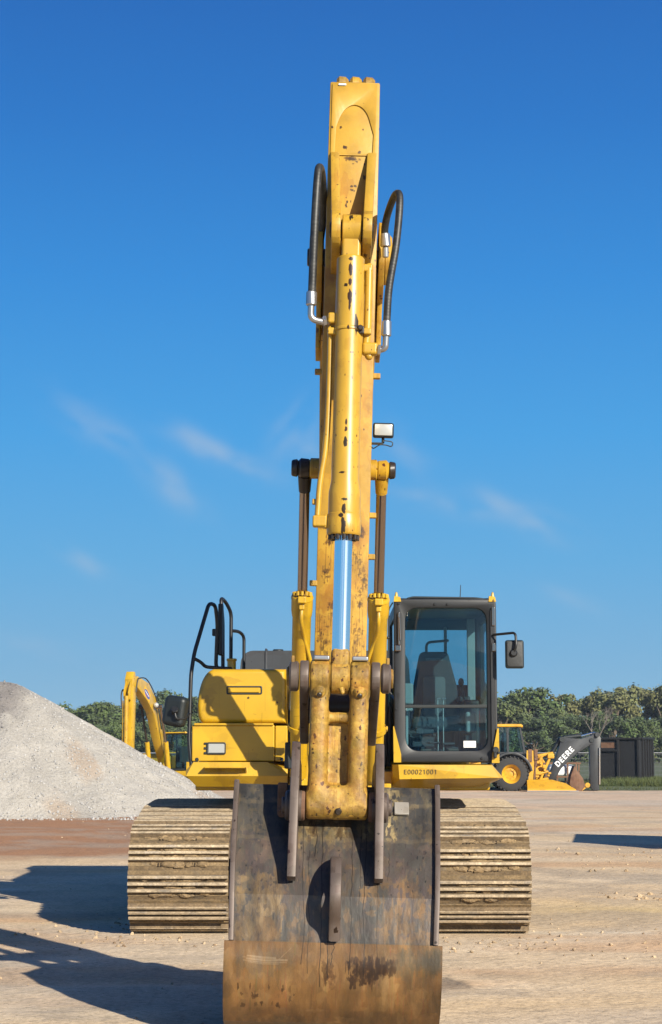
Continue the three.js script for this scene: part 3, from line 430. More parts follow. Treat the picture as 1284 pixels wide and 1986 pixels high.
  { const t = text('KOMATSU', .026); t.computeBoundingBox(); t.translate(.945, 2.52, .302); part('seat_lettering', t, M.console_grey, seat); }
  part('console', [bbox(1.28, 1.44, 1.6, 2.12, .2, .8, .03), bbox(1.25, 1.36, 2.1, 2.16, .15, .62, .02)], M.black_paint, cab);
  part('console', [bbox(.655, .765, 1.6, 2.05, .2, .8, .03), bbox(.665, .77, 2.05, 2.1, .3, .75, .02)], M.black_paint, cab);
  part('control_lever', [rod([1.3, 2.12, .68], [1.27, 2.27, .72], .012), new THREE.SphereGeometry(.028, 12, 10).scale(1, 1.5, 1).translate(1.265, 2.29, .725)], M.black_paint, cab);
  part('control_lever', [rod([.74, 2.08, .68], [.745, 2.2, .72], .012), new THREE.SphereGeometry(.028, 12, 10).scale(1, 1.5, 1).translate(.747, 2.22, .725)], M.black_paint, cab);
  for (const x of [1.02, 1.072]) part('travel_lever', [rod([x, 1.585, 1.0], [x, 2.12, .98], .0065, .0065, 8), rod([x - .012, 2.12, .98], [x + .03, 2.125, .98], .011)], M.steel, cab);
  part('monitor', [box(.10, .2, .08, .735, 2.17, 1.02, .02), box(.09, .05, .07, .735, 2.03, 1.02, .015)], M.console_grey, cab);
  for (const x of [.9, 1.16]) part('foot_pedal', [box(.1, .02, .2, x, 1.64, 1.0, .006)], M.worn_steel, cab);
  part('floor_mat', [bbox(.7, 1.46, 1.588, 1.598, .3, 1.18, .003)], M.rubber, cab);
  part('safety_tag', [box(.012, .16, .01, 1.405, 1.93, 1.16, .003)], M.orange_red, cab);
  part('side_panel', [box(.03, .34, .12, .715, 1.85, 1.1, .014), box(.10, .2, .05, 1.33, 1.9, 1.05, .03)], M.console_grey, cab);
  const R = rngOf(5); part('floor_clutter', Array.from({ length: 26 }, () => { const g = box(.03 + R() * .12, .015 + R() * .05, .03 + R() * .08, .78 + R() * .6, 1.62 + R() * .25, .85 + R() * .2, .008); return g; }), M.seat_cloth, cab);
  part('window_sticker', [bbox(1.243, 1.358, 1.663, 1.724, Z1 - .026, Z1 - .024, 0)], M.white_paint, cab);
}

// --- boom, stick, bucket: they lean 1.5 degrees
const LEAN = 1.54 * Math.PI / 180;
function arm(m) { const c = Math.cos(LEAN), s = Math.sin(LEAN); m.rotation.z = -LEAN; m.position.set(.058 - 2.22 * s, 2.22 - 2.22 * c, 0); return m; }
const apart = (name, list, mat, o) => arm(part(name, list, mat, EX, o));
const TIP = [6.35, 4.93];
{
  const boomLine = [[.45, 1.74], [1.6, 2.62], [2.6, 3.28], [3.25, 3.66], [4.0, 3.98], [5.2, 4.40], [5.72, 4.56], [5.72, 5.14], [5.0, 4.98], [3.9, 4.70], [3.0, 4.36], [2.2, 3.85], [1.2, 2.95], [.1, 2.1], ...arcPts(.25, 1.92, .22, 130, 300, 8)];
  const b = apart('boom', [side(boomLine, -.2, .2, .012), rod([-.3, 1.92, .25], [.3, 1.92, .25], .2)], M.arm_yellow, { label: 'yellow boom rising from the house' });
  for (const s of [-1, 1]) part('boom_fork', [side([[5.2, 4.60], [6.0, 4.6], ...arcPts(TIP[0], TIP[1], .26, -75, 80, 8), [6.0, 5.2], [5.2, 5.15]], Math.min(s * .186, s * .225), Math.max(s * .186, s * .225), .006), side([[5.5, 4.72], [5.95, 4.32], [6.2, 4.36], [6.3, 4.7]], Math.min(s * .19, s * .222), Math.max(s * .19, s * .222), .005), rod([s * .215, TIP[1], TIP[0] + .05], [s * .275, TIP[1], TIP[0] + .05], .175, .165, 28, .02)], M.arm_yellow, b);
  part('boom_pin', [rod([-.29, TIP[1], TIP[0] + .05], [.292, TIP[1], TIP[0] + .05], .06, .06, 20), box(.02, .12, .05, .282, TIP[1], TIP[0] + .14, .006)], M.grease, b);
  part('cylinder_boss', [rod([-.285, 4.0, 3.2], [.285, 4.0, 3.2], .088, .088, 28, .01)], M.cylinder_yellow, b);
  const lx = .318, ly = 4.265, lz = 3.62, wl = part('work_light', [box(.172, .122, .07, lx, ly, lz, .018), box(.1, .012, .06, lx - .05, ly - .105, lz - .03, .003), rod([lx, ly - .105, lz - .02], [lx, ly - .05, lz - .02], .012)], M.black_paint, b);
  part('lens', [front(rrect(lx - .072, lx + .072, ly - .047, ly + .047, .012), lz + .031, lz + .041, .003)], M.reflector, wl);
  part('lamp_cable', [tube([[lx - .11, ly - .1, lz - .07], [lx - .08, ly - .15, lz], [lx - .03, ly - .125, lz + .02], [lx + .02, ly - .12, lz], [lx + .07, ly - .13, lz], [lx + .075, ly - .095, lz], [lx + .01, ly - .085, lz + .01]], .005, 40, 6)], M.black_paint, wl);
  // arm cylinder lying on the boom
  apart('arm_cylinder', [lathe([[0, 0], [.1, 0], [.1, .62], [.115, .63], [.115, .7], [0, .7]], [0, 4.98, 3.1], [0, 6.05, 6.25]), side([[2.8, 4.25], [3.25, 4.4], [3.2, 5.0], [3.1, 5.09], [3.0, 5.02]], -.09, .09, .01)], M.cylinder_yellow);
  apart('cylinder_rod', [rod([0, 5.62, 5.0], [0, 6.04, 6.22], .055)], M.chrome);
}
// the stick, with paint stains of its own
const stickTex = canvasTex(256, 2048, (x, w, h) => {
  const R = rngOf(91), Y = (y) => h - (y - 1.2) / 5 * h, X = (u) => (u + .2) / .4 * w;
  x.fillStyle = 'rgb(247,243,236)'; x.fillRect(0, 0, w, h);
  for (let i = 0; i < 260; i++) { x.fillStyle = `rgba(${120 + R() * 60},${85 + R() * 40},${40 + R() * 30},${.05 + R() * .09})`; blob(x, R() * w, Y(1.2 + Math.pow(R(), 1.3) * 4.2), 6 + R() * 40, 5 + R() * 40, R); }
  for (let i = 0; i < 120; i++) { x.fillStyle = `rgba(60,42,28,${.5 + R() * .4})`; const s = 1 + Math.pow(R(), 4) * 6; blob(x, R() * w, R() * h, s * 1.2, s, R, .5, 8); }
  // dark grease and dirt splashed on the lower third
  const spots = [[-.1, 2.25, .05, .16], [-.12, 2.42, .035, .08], [-.06, 2.55, .03, .05], [.1, 2.35, .05, .14], [.12, 2.62, .05, .10], [.09, 2.86, .05, .07], [.14, 2.75, .03, .06], [-.11, 2.78, .03, .05], [.05, 2.98, .02, .04], [-.13, 3.1, .015, .03], [.13, 2.2, .03, .12], [-.09, 3.0, .02, .025], [.11, 3.06, .025, .03]];
  for (const [u, y, rx, ry] of spots) for (let k = 0; k < 46; k++) { x.fillStyle = `rgba(${46 + R() * 26},${32 + R() * 18},${20 + R() * 12},${.12 + R() * .3})`; const q = R() + R() - 1, p = R() + R() - 1; blob(x, X(u + q * rx * 1.3), Y(y + p * ry * 1.4), 1 + R() * R() * 9, 1 + R() * R() * 12, R, .6, 9); }
  for (let i = 0; i < 60; i++) { x.strokeStyle = `rgba(50,34,20,${.1 + R() * .3})`; x.lineWidth = 1 + R() * 2.4; const a = R() * w, b = Y(1.9 + R() * 1.3); x.beginPath(); x.moveTo(a, b); x.lineTo(a + (R() - .5) * 6, b + 20 + R() * 80); x.stroke(); }
  for (const [u, y] of [[.02, 5.50], [-.03, 5.08], [.0, 5.1], [.01, 5.05], [-.02, 5.2], [.0, 5.3]]) { x.fillStyle = 'rgba(55,40,30,.75)'; for (let k = 0; k < 5; k++) blob(x, X(u + (R() - .5) * .05), Y(y + (R() - .5) * .05), 2 + R() * 4, 1 + R() * 4, R); }
  x.fillStyle = 'rgba(80,62,45,.45)'; for (let k = 0; k < 14; k++) blob(x, X(-.06 + R() * .12), Y(5.505 + R() * .012), 5 + R() * 5, 3 + R() * 3, R);
  grain(x, w, h, .14, 4, 40, 17);
});
stickTex.repeat.set(2.5, .2); stickTex.offset.set(.5, -.24);
std('stick_yellow', [.42, .243, .022], { roughness: .5, map: stickTex, bumpMap: bumpNoise, bumpScale: .001 });
const PIN = [7.1, 2.1], BP = [7.2, 1.325], CP = [7.05, 4.93];
{
  const st = apart('stick', [side([[6.56, 6.10], [6.73, 5.52], [6.78, 4.95], [6.75, 4.25], [6.52, 1.9], [6.5, 1.45], ...arcPts(6.42, 1.3, .13, 20, -200, 10), [6.22, 1.6], [6.12, 3.0], [5.98, 4.4], [5.95, 5.0], [6.1, 5.6], [6.25, 6.10]], -.167, .167, .01)], M.stick_yellow, { label: 'long yellow stick with dark stains on its lower face' });
  const a = Math.atan2(.17, .58); // raised plate with an arched opening on the upper face
  const arch = new THREE.Path(); arch.moveTo(-.125, 5.545); arch.lineTo(-.118, 5.75); arch.quadraticCurveTo(-.08, 5.93, .0, 5.935); arch.quadraticCurveTo(.07, 5.93, .10, 5.82); arch.lineTo(.13, 5.70); arch.lineTo(.125, 5.545); arch.lineTo(-.125, 5.545);
  const pl = front(rrect(-.152, .152, 5.53, 6.11, .012), 0, .009, .003, [arch]); pl.translate(0, -5.53, 0); pl.rotateX(-a); pl.translate(0, 5.53, 6.7285); part('face_plate', pl, M.stick_yellow, st);
  part('cylinder_boss', [rod([-.118, 6.105, 6.42], [-.05, 6.105, 6.42], .07, .066, 20, .012), rod([.06, 6.105, 6.42], [.122, 6.105, 6.42], .066, .07, 20, .012), rod([-.06, 6.10, 6.42], [.07, 6.10, 6.42], .06), hull([[-.16, 6.07, 6.53], [.16, 6.07, 6.53], [-.12, 6.125, 6.5], [.125, 6.125, 6.5], [-.14, 6.07, 6.32], [.15, 6.07, 6.32], [-.115, 6.125, 6.35], [.12, 6.125, 6.35]])], M.grimy_yellow, st);
  for (const x of [-.085, .005, .095]) part('boss_pin', [rod([x - .04, 6.118, 6.43], [x + .04, 6.118, 6.43], .07, .066, 20, .018)], x === .005 ? M.arm_yellow : M.grimy_yellow, st);
  for (const s of [-1, 1]) part('cylinder_bracket', [(() => { const g = side([[6.7, 5.54], [6.745, 5.55], [6.86, 5.3], [6.99, 5.08], ...arcPts(CP[0], CP[1], .125, 60, -95, 8), [6.78, 4.72], [6.7, 4.72]], s < 0 ? -.128 : .070, s < 0 ? -.070 : .128, .006); const p = g.attributes.position; for (let i = 0; i < p.count; i++) { const t = clamp((p.getY(i) - 4.95) / .6); p.setX(i, p.getX(i) + s * .022 * t); } return g; })()], M.arm_yellow, st, s < 0 ? {} : {});
  part('bracket_pin', [rod([-.14, CP[1], CP[0]], [.14, CP[1], CP[0]], .052, .052, 20), rod([-.068, CP[1], CP[0]], [.068, CP[1], CP[0]], .07, .07, 20)], M.grease, st);
  for (const [x, y] of [[-.19, 4.11], [.19, 4.09], [.185, 3.17], [-.185, 2.72], [.183, 2.9], [-.183, 3.25]]) part('hose_clip', [box(.05, .035, .05, x, y, 6.58, .006)], M.arm_yellow, st);
  part('data_plate', [box(.05, .012, .004, -.085, 6.075, 6.587, .001)], M.white_paint, st);
  // bucket cylinder
  const cz = (y) => mix(PIN[0], CP[0], (y - PIN[1]) / (CP[1] - PIN[1])), P = (y) => [0, y, cz(y)];
  const cyTex = canvasTex(256, 1024, (x, w, h) => {
    const R = rngOf(131), Y = (y) => h - (y - 2.95) / 2 * h, X = (u) => (u + .15) / .3 * w; x.fillStyle = 'rgb(248,245,240)'; x.fillRect(0, 0, w, h);
    for (let i = 0; i < 60; i++) { x.fillStyle = `rgba(120,85,45,${.04 + R() * .07})`; blob(x, R() * w, R() * h, 6 + R() * 30, 10 + R() * 50, R); }
    for (const [u, y, rx, ry] of [[-.005, 3.03, .012, .05], [-.02, 3.09, .012, .012], [-.005, 3.13, .012, .03], [0, 3.19, .014, .007], [-.005, 3.55, .010, .025], [-.003, 3.63, .008, .014], [-.003, 3.68, .006, .016], [-.02, 3.36, .015, .005], [0, 4.42, .006, .03], [0, 4.48, .012, .035], [0, 4.57, .01, .02], [0, 4.66, .012, .035], [-.03, 4.55, .01, .01], [.03, 4.5, .006, .02], [0, 4.72, .014, .01], [-.005, 4.28, .006, .012], [.025, 3.96, .004, .012], [.02, 4.12, .01, .004], [.045, 4.3, .012, .05]]) { x.fillStyle = `rgba(${52 + R() * 20},${40 + R() * 14},${36 + R() * 12},.92)`; for (let k = 0; k < 3; k++) blob(x, X(u + (R() - .5) * rx * .5), Y(y + (R() - .5) * ry * .5), rx / .3 * w, ry / 2 * h, R, .4, 12); }
    for (let i = 0; i < 170; i++) { x.fillStyle = `rgba(70,52,36,${.4 + R() * .4})`; const s = .8 + Math.pow(R(), 4) * 3; blob(x, R() * w, R() * h, s, s, R, .5, 8); }
    grain(x, w, h, .08, 4, 12, 23);
  }); cyTex.repeat.set(1 / .3, .5); cyTex.offset.set(.5, -2.95 / 2);
  std('bucket_cylinder_paint', [.45, .268, .024], { roughness: .36, map: cyTex });
  const len = (y) => (CP[1] - y) / (CP[1] - 2.96); // shares from the top pin down to the gland face
  const prof = [[.088, len(4.74)], [.088, len(4.61)], [.0895, len(4.605)], [.0895, len(4.29)], [.093, len(4.285)], [.093, len(4.272)], [.086, len(4.268)], [.086, len(3.32)], [.1, len(3.24)], [.1, len(3.11)], [.104, len(3.105)], [.104, len(3.08)], [.106, len(3.075)], [.106, len(2.985)], [.1, len(2.975)], [0, len(2.975)]];
  const bc = apart('bucket_cylinder', [lathe([[0, len(4.75)], [.08, len(4.75)], ...prof], P(CP[1]), P(2.96), 36), rod([-.06, CP[1], CP[0]], [.06, CP[1], CP[0]], .1, .1, 28), box(.12, .24, .13, 0, 4.82, cz(4.82), .02)], M.bucket_cylinder_paint, { label: 'yellow bucket cylinder with chipped paint' });
  for (let k = 0; k < 14; k++) { const t = (k + .5) / 14 * Math.PI * 2; part('gland_bolt', rod([Math.cos(t) * .086, 2.945, cz(2.95) + Math.sin(t) * .086], [Math.cos(t) * .086, 2.978, cz(2.95) + Math.sin(t) * .086], .014, .014, 6, .003), M.grease, bc); }
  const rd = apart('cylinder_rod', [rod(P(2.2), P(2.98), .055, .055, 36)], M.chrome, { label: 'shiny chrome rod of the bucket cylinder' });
  part('rod_end', [box(.118, .17, .13, 0, 2.19, cz(2.19), .03), rod([-.059, PIN[1], PIN[0]], [.059, PIN[1], PIN[0]], .1, .1, 28, .01), rod([.012, 2.03, PIN[0] + .085], [.02, 2.0, PIN[0] + .12], .018, .012, 10)], M.grimy_yellow, rd);
  part('oil_pipe', [tube([[-.115, 4.3, 7.03], [-.115, 3.9, 7.04], [-.125, 3.55, 7.05], [-.155, 3.3, 7.06], [-.165, 3.1, 7.07]], .019, 40, 10), rod([-.075, 4.0, 6.98], [-.08, 3.4, 6.99], .008)], M.bucket_cylinder_paint, bc);
  part('oil_pipe', [bent([[.118, 4.7, 7.03], [.118, 4.3, 7.04], [.11, 4.17, 7.04], [.13, 4.12, 7.04]], .026, .04)], M.bucket_cylinder_paint, bc);
  part('pipe_block', [box(.09, .07, .09, -.15, 3.06, 7.07, .012), box(.04, .085, .08, -.105, 3.06, 7.07, .01)], M.bucket_cylinder_paint, bc);
  part('pipe_block', [box(.075, .07, .08, -.098, 4.355, 7.04, .015), box(.075, .045, .08, -.098, 4.27, 7.04, .01), box(.06, .05, .07, .11, 4.69, 7.02, .012)], M.bucket_cylinder_paint, bc);
  part('pipe_block', [box(.1, .08, .08, .135, 4.165, 7.04, .02), box(.07, .04, .09, .105, 4.27, 7.05, .01)], M.bucket_cylinder_paint, bc);
  part('pipe_clamp', [rod([.07, 4.28, 7.11], [.07, 4.28, 7.15], .018, .018, 8), box(.04, .05, .05, .075, 4.27, 7.1, .008)], M.grease, bc);
  // hoses by the top of the stick
  const hl = apart('hydraulic_hose', [tube([[-.215, 4.95, 6.5], [-.19, 5.15, 6.6], [-.195, 5.30, 6.85], [-.212, 5.36, 6.98], [-.225, 5.28, 7.05], [-.235, 4.95, 7.08], [-.24, 4.5, 7.07]], .026, 70, 14)], M.hose_rubber, { keepUv: true, label: 'black hydraulic hose looping left of the stick top' });
  part('hose_fitting', [rod([-.242, 4.52, 7.07], [-.243, 4.43, 7.07], .034, .034, 16), bent([[-.243, 4.44, 7.07], [-.243, 4.345, 7.06], [-.16, 4.33, 7.05]], .021, .06), rod([-.165, 4.335, 7.05], [-.14, 4.34, 7.05], .034, .034, 6)], M.steel, hl);
  const hr = apart('hydraulic_hose', [tube([[.225, 4.96, 6.7], [.218, 5.04, 6.72], [.235, 5.13, 6.8], [.275, 5.2, 6.96], [.302, 5.15, 7.03], [.285, 4.85, 7.08], [.245, 4.55, 7.09], [.235, 4.32, 7.09]], .024, 70, 14)], M.hose_rubber, { keepUv: true, label: 'black hydraulic hose looping right of the stick top' });
  part('hose_fitting', [rod([.236, 4.34, 7.09], [.234, 4.24, 7.09], .03, .032, 16), bent([[.234, 4.25, 7.09], [.232, 4.165, 7.08], [.19, 4.155, 7.06]], .02, .06), rod([.205, 4.157, 7.06], [.18, 4.16, 7.06], .034, .034, 6)], M.steel, hr);
  part('hose_fitting', [rod([.226, 4.93, 6.7], [.222, 5.02, 6.71], .034, .03, 12), rod([.228, 4.86, 6.69], [.226, 4.93, 6.7], .02)], M.steel, hr);
  // linkage
  for (const s of [-1, 1]) {
    apart('tilt_lever', [side([...arcPts(PIN[0], PIN[1], .098, -60, 150, 10), [6.5, 1.88], ...arcPts(6.42, 1.78, .09, 120, 300, 8)], s < 0 ? -.245 : .19, s < 0 ? -.19 : .245, .01), rod([s * .25, PIN[1], PIN[0]], [s * .31, PIN[1], PIN[0]], .092, .092, 24, .012)], M.worn_steel, { label: 'worn steel side lever between stick and link' });
    apart('pin_cap', [rod([s * .305, PIN[1], PIN[0]], [s * .325, PIN[1], PIN[0]], .06, .06, 20), box(.02, .05, .06, s * .29, PIN[1] + .1, PIN[0], .006)], M.grimy_yellow);
  }
  const linkZ = (y) => mix(BP[0], PIN[0], (y - BP[1]) / (PIN[1] - BP[1]));
  const link = field([-.2, 1.22, 6.95], [.2, 2.22, 7.34], 84, (x, y, z) => {
    const p = [x, y, z], q = [x, y, z - linkZ(y)]; let d = 9;
    for (const s of [-1, 1]) { const lb = sdBox(q, [s * .121, 1.7, 0], [.057, .34, .078], .05); d = Math.min(d, lb); d = smin(d, sdCylX(p, [s * .122, PIN[1], PIN[0]], .06, .105, .02), .04); }
    d = smin(d, sdCylX(p, [0, BP[1], BP[0]], .186, .078, .02), .04);
    d = smin(d, sdCap(p, [-.1, 1.855, linkZ(1.855) - .01], [.1, 1.855, linkZ(1.855) - .01], .032), .02);
    d = smin(d, sdBox(q, [0, 1.6, -.06], [.12, .26, .018], .01), .012);
    d = smin(d, sdBox(q, [0, 1.40, 0], [.14, .05, .066], .03), .035);
    return d + (fbm(x * 22 + 5, y * 22 + z * 15, 3, 9) - .5) * .006;
  });
  apart('lever_pin_shade_bar', [rod([-.19, 1.93, 6.66], [.19, 1.93, 6.66], .11, .11, 24), rod([-.185, 1.78, 6.42], [.185, 1.78, 6.42], .07)], M.grease);  // thick dark bar added to paint shade inside the fork; thin one is the lever pin
  const lk = apart('bucket_link', [link], M.grimy_yellow, { label: 'scuffed yellow H shaped bucket link' });
  part('hole_shade_disc', [rod([.01, 1.30, BP[0] + .07], [.01, 1.295, BP[0] + .086], .022, .02, 12), rod([-.122, 2.0, PIN[0] + .085], [-.122, 1.985, PIN[0] + .118], .018, .016, 12), rod([.122, 2.0, PIN[0] + .085], [.122, 1.985, PIN[0] + .118], .018, .016, 12)], M.grease, lk);  // dark discs stand in for the shaded holes in the link bosses
  for (const x of [-.122, .122]) part('casting_boss', [rod([x, 2.01, PIN[0] + .07], [x, 1.992, PIN[0] + .113], .042, .03, 16, .01)], M.grimy_yellow, lk);
  for (const x of [-.115, .12]) part('wear_pad', [box(.1, .03, .1, x, 2.215, PIN[0] + .01, .01)], M.steel, lk);
}
// boom cylinders
for (const s of [-1, 1]) {
  const A = [s * .35 + .012, 1.28, 1.46], B = [s * .325, 4.0, 3.2], d = [B[0] - A[0], B[1] - A[1], B[2] - A[2]], at = (t) => [A[0] + d[0] * t, A[1] + d[1] * t, A[2] + d[2] * t], T = (y) => (y - A[1]) / d[1], yg = 2.98;
  const c = apart('boom_cylinder', [lathe([[0, T(1.4)], [.08, T(1.4)], [.08, T(1.83)], [.085, T(1.835)], [.085, T(2.0)], [.083, T(2.005)], [.083, T(2.8)], [.088, T(2.81)], [.095, T(2.86)], [.095, T(2.95)], [.099, T(2.955)], [.099, T(yg - .02)], [.09, T(yg)], [0, T(yg)]], A, B, 30), rod([A[0] - .06, A[1], A[2]], [A[0] + .06, A[1], A[2]], .1), box(.11, .2, .12, A[0], 1.38, 1.48, .02), lathe([[.0, T(1.82)], [.1, T(1.82)], [.1, T(1.86)], [0, T(1.86)]], A, B, 20)], M.house_yellow, { label: 'yellow boom lift cylinder beside the boom' });
  for (let k = 0; k < 12; k++) { const t = k / 12 * Math.PI * 2, q = at(T(yg)); part('gland_bolt', rod([q[0] + Math.cos(t) * .075, q[1] - .012, q[2] + Math.sin(t) * .075], [q[0] + Math.cos(t) * .075, q[1] + .025, q[2] + Math.sin(t) * .075], .014, .014, 6, .003), M.house_yellow, c); }
  part('pipe_clamp', [box(.22, .05, .05, A[0], 1.845, A[2] + .2, .008), rod([A[0] + s * .09, 1.845, A[2] + .2], [A[0] + s * .09, 1.845, A[2] + .26], .014, .014, 8), box(.075, .06, .05, at(T(2.93))[0], 2.93, at(T(2.93))[2] + .1, .01), box(.05, .05, .04, at(T(2.87))[0], 2.87, at(T(2.87))[2] + .115, .012)], M.house_yellow, c);
  const q0 = at(T(2.84)), q1 = at(T(2.55)), q2 = at(T(2.4)), q3 = at(T(2.1));
  part('oil_pipe', [tube([[q0[0], 2.87, q0[2] + .12], [q0[0], 2.74, q0[2] + .11], [q1[0] - s * .03, 2.6, q1[2] + .11], [q2[0] - s * .085, 2.42, q2[2] + .09], [q3[0] - s * .095, 2.25, q3[2] + .12], [q3[0] - s * .095, 1.6, q3[2] + .0]], .018, 50, 10)], M.house_yellow, c);
  const r = apart('cylinder_rod', [rod(at(T(yg - .05)), at(T(3.95)), .044, .044, 24)], M.dull_chrome, { label: 'dull dusty rod of the boom lift cylinder' });
  part('rod_eye', [rod([s * .27, 4.0, 3.2], [s * .385, 4.0, 3.2], .08, .086, 24, .025), lathe([[0, 0], [.05, 0], [.06, 1], [0, 1]], at(T(3.82)), at(T(3.94)), 20)], s < 0 ? M.grease : M.cylinder_yellow, r);
  part('pin_cap', [rod([s * .385, 4.0, 3.2], [s * .44, 4.0, 3.2], .076, .07, 24, .01)], M.grease, r);
}
apart('hose_manifold', [box(.13, .24, .12, -.40, 1.58, 1.62, .012), box(.09, .16, .1, -.33, 1.66, 1.66, .012), bent([[-.4, 1.7, 1.62], [-.36, 1.78, 1.66], [-.3, 1.74, 1.6]], .02)], M.black_paint);

// --- the bucket
const backLine = [[6.62, 1.40], [6.93, 1.44], [7.03, 1.34], [7.2, 1.13], [7.36, .97], [7.46, .82], [7.51, .56], [7.52, .44], [7.50, .32], [7.44, .20], [7.34, .105], [7.18, .04], [6.98, .012], [6.6, .02], [6.2, .07], [5.92, .2]];
const bucketTex = canvasTex(1024, 1024, (x, w, h) => { // u across the bucket, v along its back from the top (0) to the lip
  const R = rngOf(301), L = []; let s = 0; backLine.forEach((p, i) => { if (i) s += Math.hypot(p[0] - backLine[i - 1][0], p[1] - backLine[i - 1][1]); L.push(s); });
  const T = (i) => L[i] / s * h, X = (u) => (u / 1.3 + .5) * w; // i may be any knot of the line
  x.fillStyle = 'rgb(92,90,86)'; x.fillRect(0, 0, w, h);
  const v0 = T(1), v1 = T(3), v2 = T(5), v3 = T(6), scat = (n, a, b, cols, r0, r1, al, xa = 0, xb = w) => { for (let i = 0; i < n; i++) { const c = cols[Math.floor(R() * cols.length)], k = .85 + R() * .3; x.fillStyle = `rgba(${c[0] * k},${c[1] * k},${c[2] * k},${al * (.4 + R() * .6)})`; blob(x, mix(xa, xb, R()), mix(a, b, R()), r0 + R() * (r1 - r0), (r0 + R() * (r1 - r0)) * .8, R, .55, 13); } };
  // worn dark paint at the top, purple brown steel below, tan mud, rust
  scat(220, 0, v1, [[70, 74, 76], [54, 57, 60], [88, 84, 78]], 8, 40, .45); scat(500, 0, v1, [[44, 46, 48], [128, 116, 94], [100, 94, 84]], 1.5, 7, .55);
  scat(260, v1 - 10, v3, [[108, 92, 90], [96, 84, 84], [122, 104, 92]], 8, 40, .35);
  scat(150, v0, v1, [[150, 132, 96], [128, 116, 88]], 4, 22, .32); scat(130, v0, v1, [[172, 152, 108], [148, 128, 86]], 6, 26, .6, X(-.22), X(.24));
  scat(46, v0, v1, [[190, 172, 124]], 3, 14, .6, X(.25), X(.36)); scat(90, v1 - 60, v2, [[150, 128, 92], [128, 112, 86]], 4, 20, .3);
  scat(110, v2 - 40, v3 - 4, [[162, 136, 96], [146, 120, 80], [176, 150, 108]], 5, 26, .5, X(-.56), X(-.3)); scat(80, v2 - 40, v3 - 4, [[160, 122, 76], [142, 112, 74]], 5, 24, .5, X(.16), X(.58)); scat(60, v2 - 60, v3, [[150, 118, 80]], 4, 20, .4, X(-.3), X(.16));
  scat(160, v0, v2, [[40, 42, 44]], 1, 5, .8); scat(260, v1, v3, [[150, 126, 98], [70, 60, 60]], 1.5, 7, .5);
  for (let i = 0; i < 70; i++) { x.strokeStyle = `rgba(150,140,130,${.05 + R() * .12})`; x.lineWidth = 1 + R() * 2; const a = R() * w, b = v1 + R() * (v3 - v1) * .8; x.beginPath(); x.moveTo(a, b); x.lineTo(a + (R() - .5) * 4, b + 20 + R() * 70); x.stroke(); }
  for (const y of [T(2), T(3)]) { x.strokeStyle = 'rgba(170,150,112,.22)'; x.lineWidth = 9; x.beginPath(); x.moveTo(0, y); for (let i = 0; i <= 40; i++) x.lineTo(i / 40 * w, y + (R() - .5) * 6); x.stroke(); }
  // the heel band: tan and rust, dark oily blotches
  x.fillStyle = 'rgb(142,108,66)'; x.fillRect(0, v3, w, h - v3);
  scat(420, v3, T(12), [[168, 132, 86], [140, 100, 56], [122, 94, 60], [180, 148, 102], [104, 84, 58]], 6, 44, .35);
  for (let i = 0; i < 260; i++) { x.strokeStyle = `rgba(${90 + R() * 90},${62 + R() * 60},${34 + R() * 34},${.1 + R() * .22})`; x.lineWidth = 1 + R() * 4; const a = R() * w, b = v3 + R() * (T(11) - v3); x.beginPath(); x.moveTo(a, b); x.lineTo(a + (R() - .5) * 6, b + 10 + R() * 46); x.stroke(); }
  scat(60, T(7) - 10, T(8) - 2, [[62, 40, 22], [54, 34, 18]], 2, 13, .7, X(.07), X(.27)); scat(40, T(7) - 2, T(7) + 16, [[62, 40, 22]], 3, 11, .6, X(.12), X(.34)); scat(30, T(6) + 26, T(7) + 10, [[70, 44, 22]], 4, 14, .7, X(.2), X(.36)); scat(24, T(7) - 6, T(8), [[76, 52, 28]], 4, 12, .6, X(-.06), X(.02)); scat(30, T(6) + 14, T(6) + 50, [[120, 104, 82]], 6, 30, .45, X(-.55), X(-.2)); scat(40, T(6) + 12, T(7), [[96, 88, 70]], 6, 30, .4, X(.35), X(.62)); scat(20, T(8), T(9), [[60, 40, 22]], 3, 9, .7, X(-.55), X(-.2));
  x.strokeStyle = 'rgba(226,216,198,.3)'; for (let k = 0; k < 5; k++) { x.lineWidth = .8 + R() * 1.6; x.beginPath(); const a = -.53 + R() * .06, b = -.25 - R() * .14, y = T(7) - 12 + k * 2.5; x.moveTo(X(a), y); x.lineTo(X((a + b) / 2), y + 2 + R() * 2); x.lineTo(X(b), y + R() * 4); x.stroke(); }
  x.strokeStyle = 'rgba(210,190,160,.45)'; x.lineWidth = 1.2; x.beginPath(); x.moveTo(X(-.31), T(6) + 30); x.lineTo(X(-.24), T(6) + 10); x.stroke();
  // oil that ran down from the pins
  for (const [u, a, b, lw] of [[-.19, 2.6, 7, 2.2], [-.15, 3.4, 7.4, 1.8], [-.08, 2.8, 8, 3], [-.02, 5.4, 7.6, 3.4], [.0, 6, 7, 2], [.1, 3, 7.4, 2.6], [.15, 2.7, 6, 2.4], [.175, 2.7, 7.6, 3.2], [.25, 3.2, 6.6, 1.8], [.31, 3.4, 4.4, 1.6], [-.28, 3.4, 4.6, 1.8], [-.12, 2.2, 3.6, 3]]) {
    const f = (t) => { const i = Math.floor(t); return mix(T(i), T(Math.min(i + 1, 15)), t - i); }, y0 = f(a), y1 = f(b); x.strokeStyle = 'rgba(30,22,16,.8)'; x.lineWidth = lw; x.beginPath(); let q = X(u); x.moveTo(q, y0); for (let k = 1; k <= 20; k++) { q += (R() - .5) * 7; x.lineTo(q, mix(y0, y1, k / 20)); } x.stroke();
  }
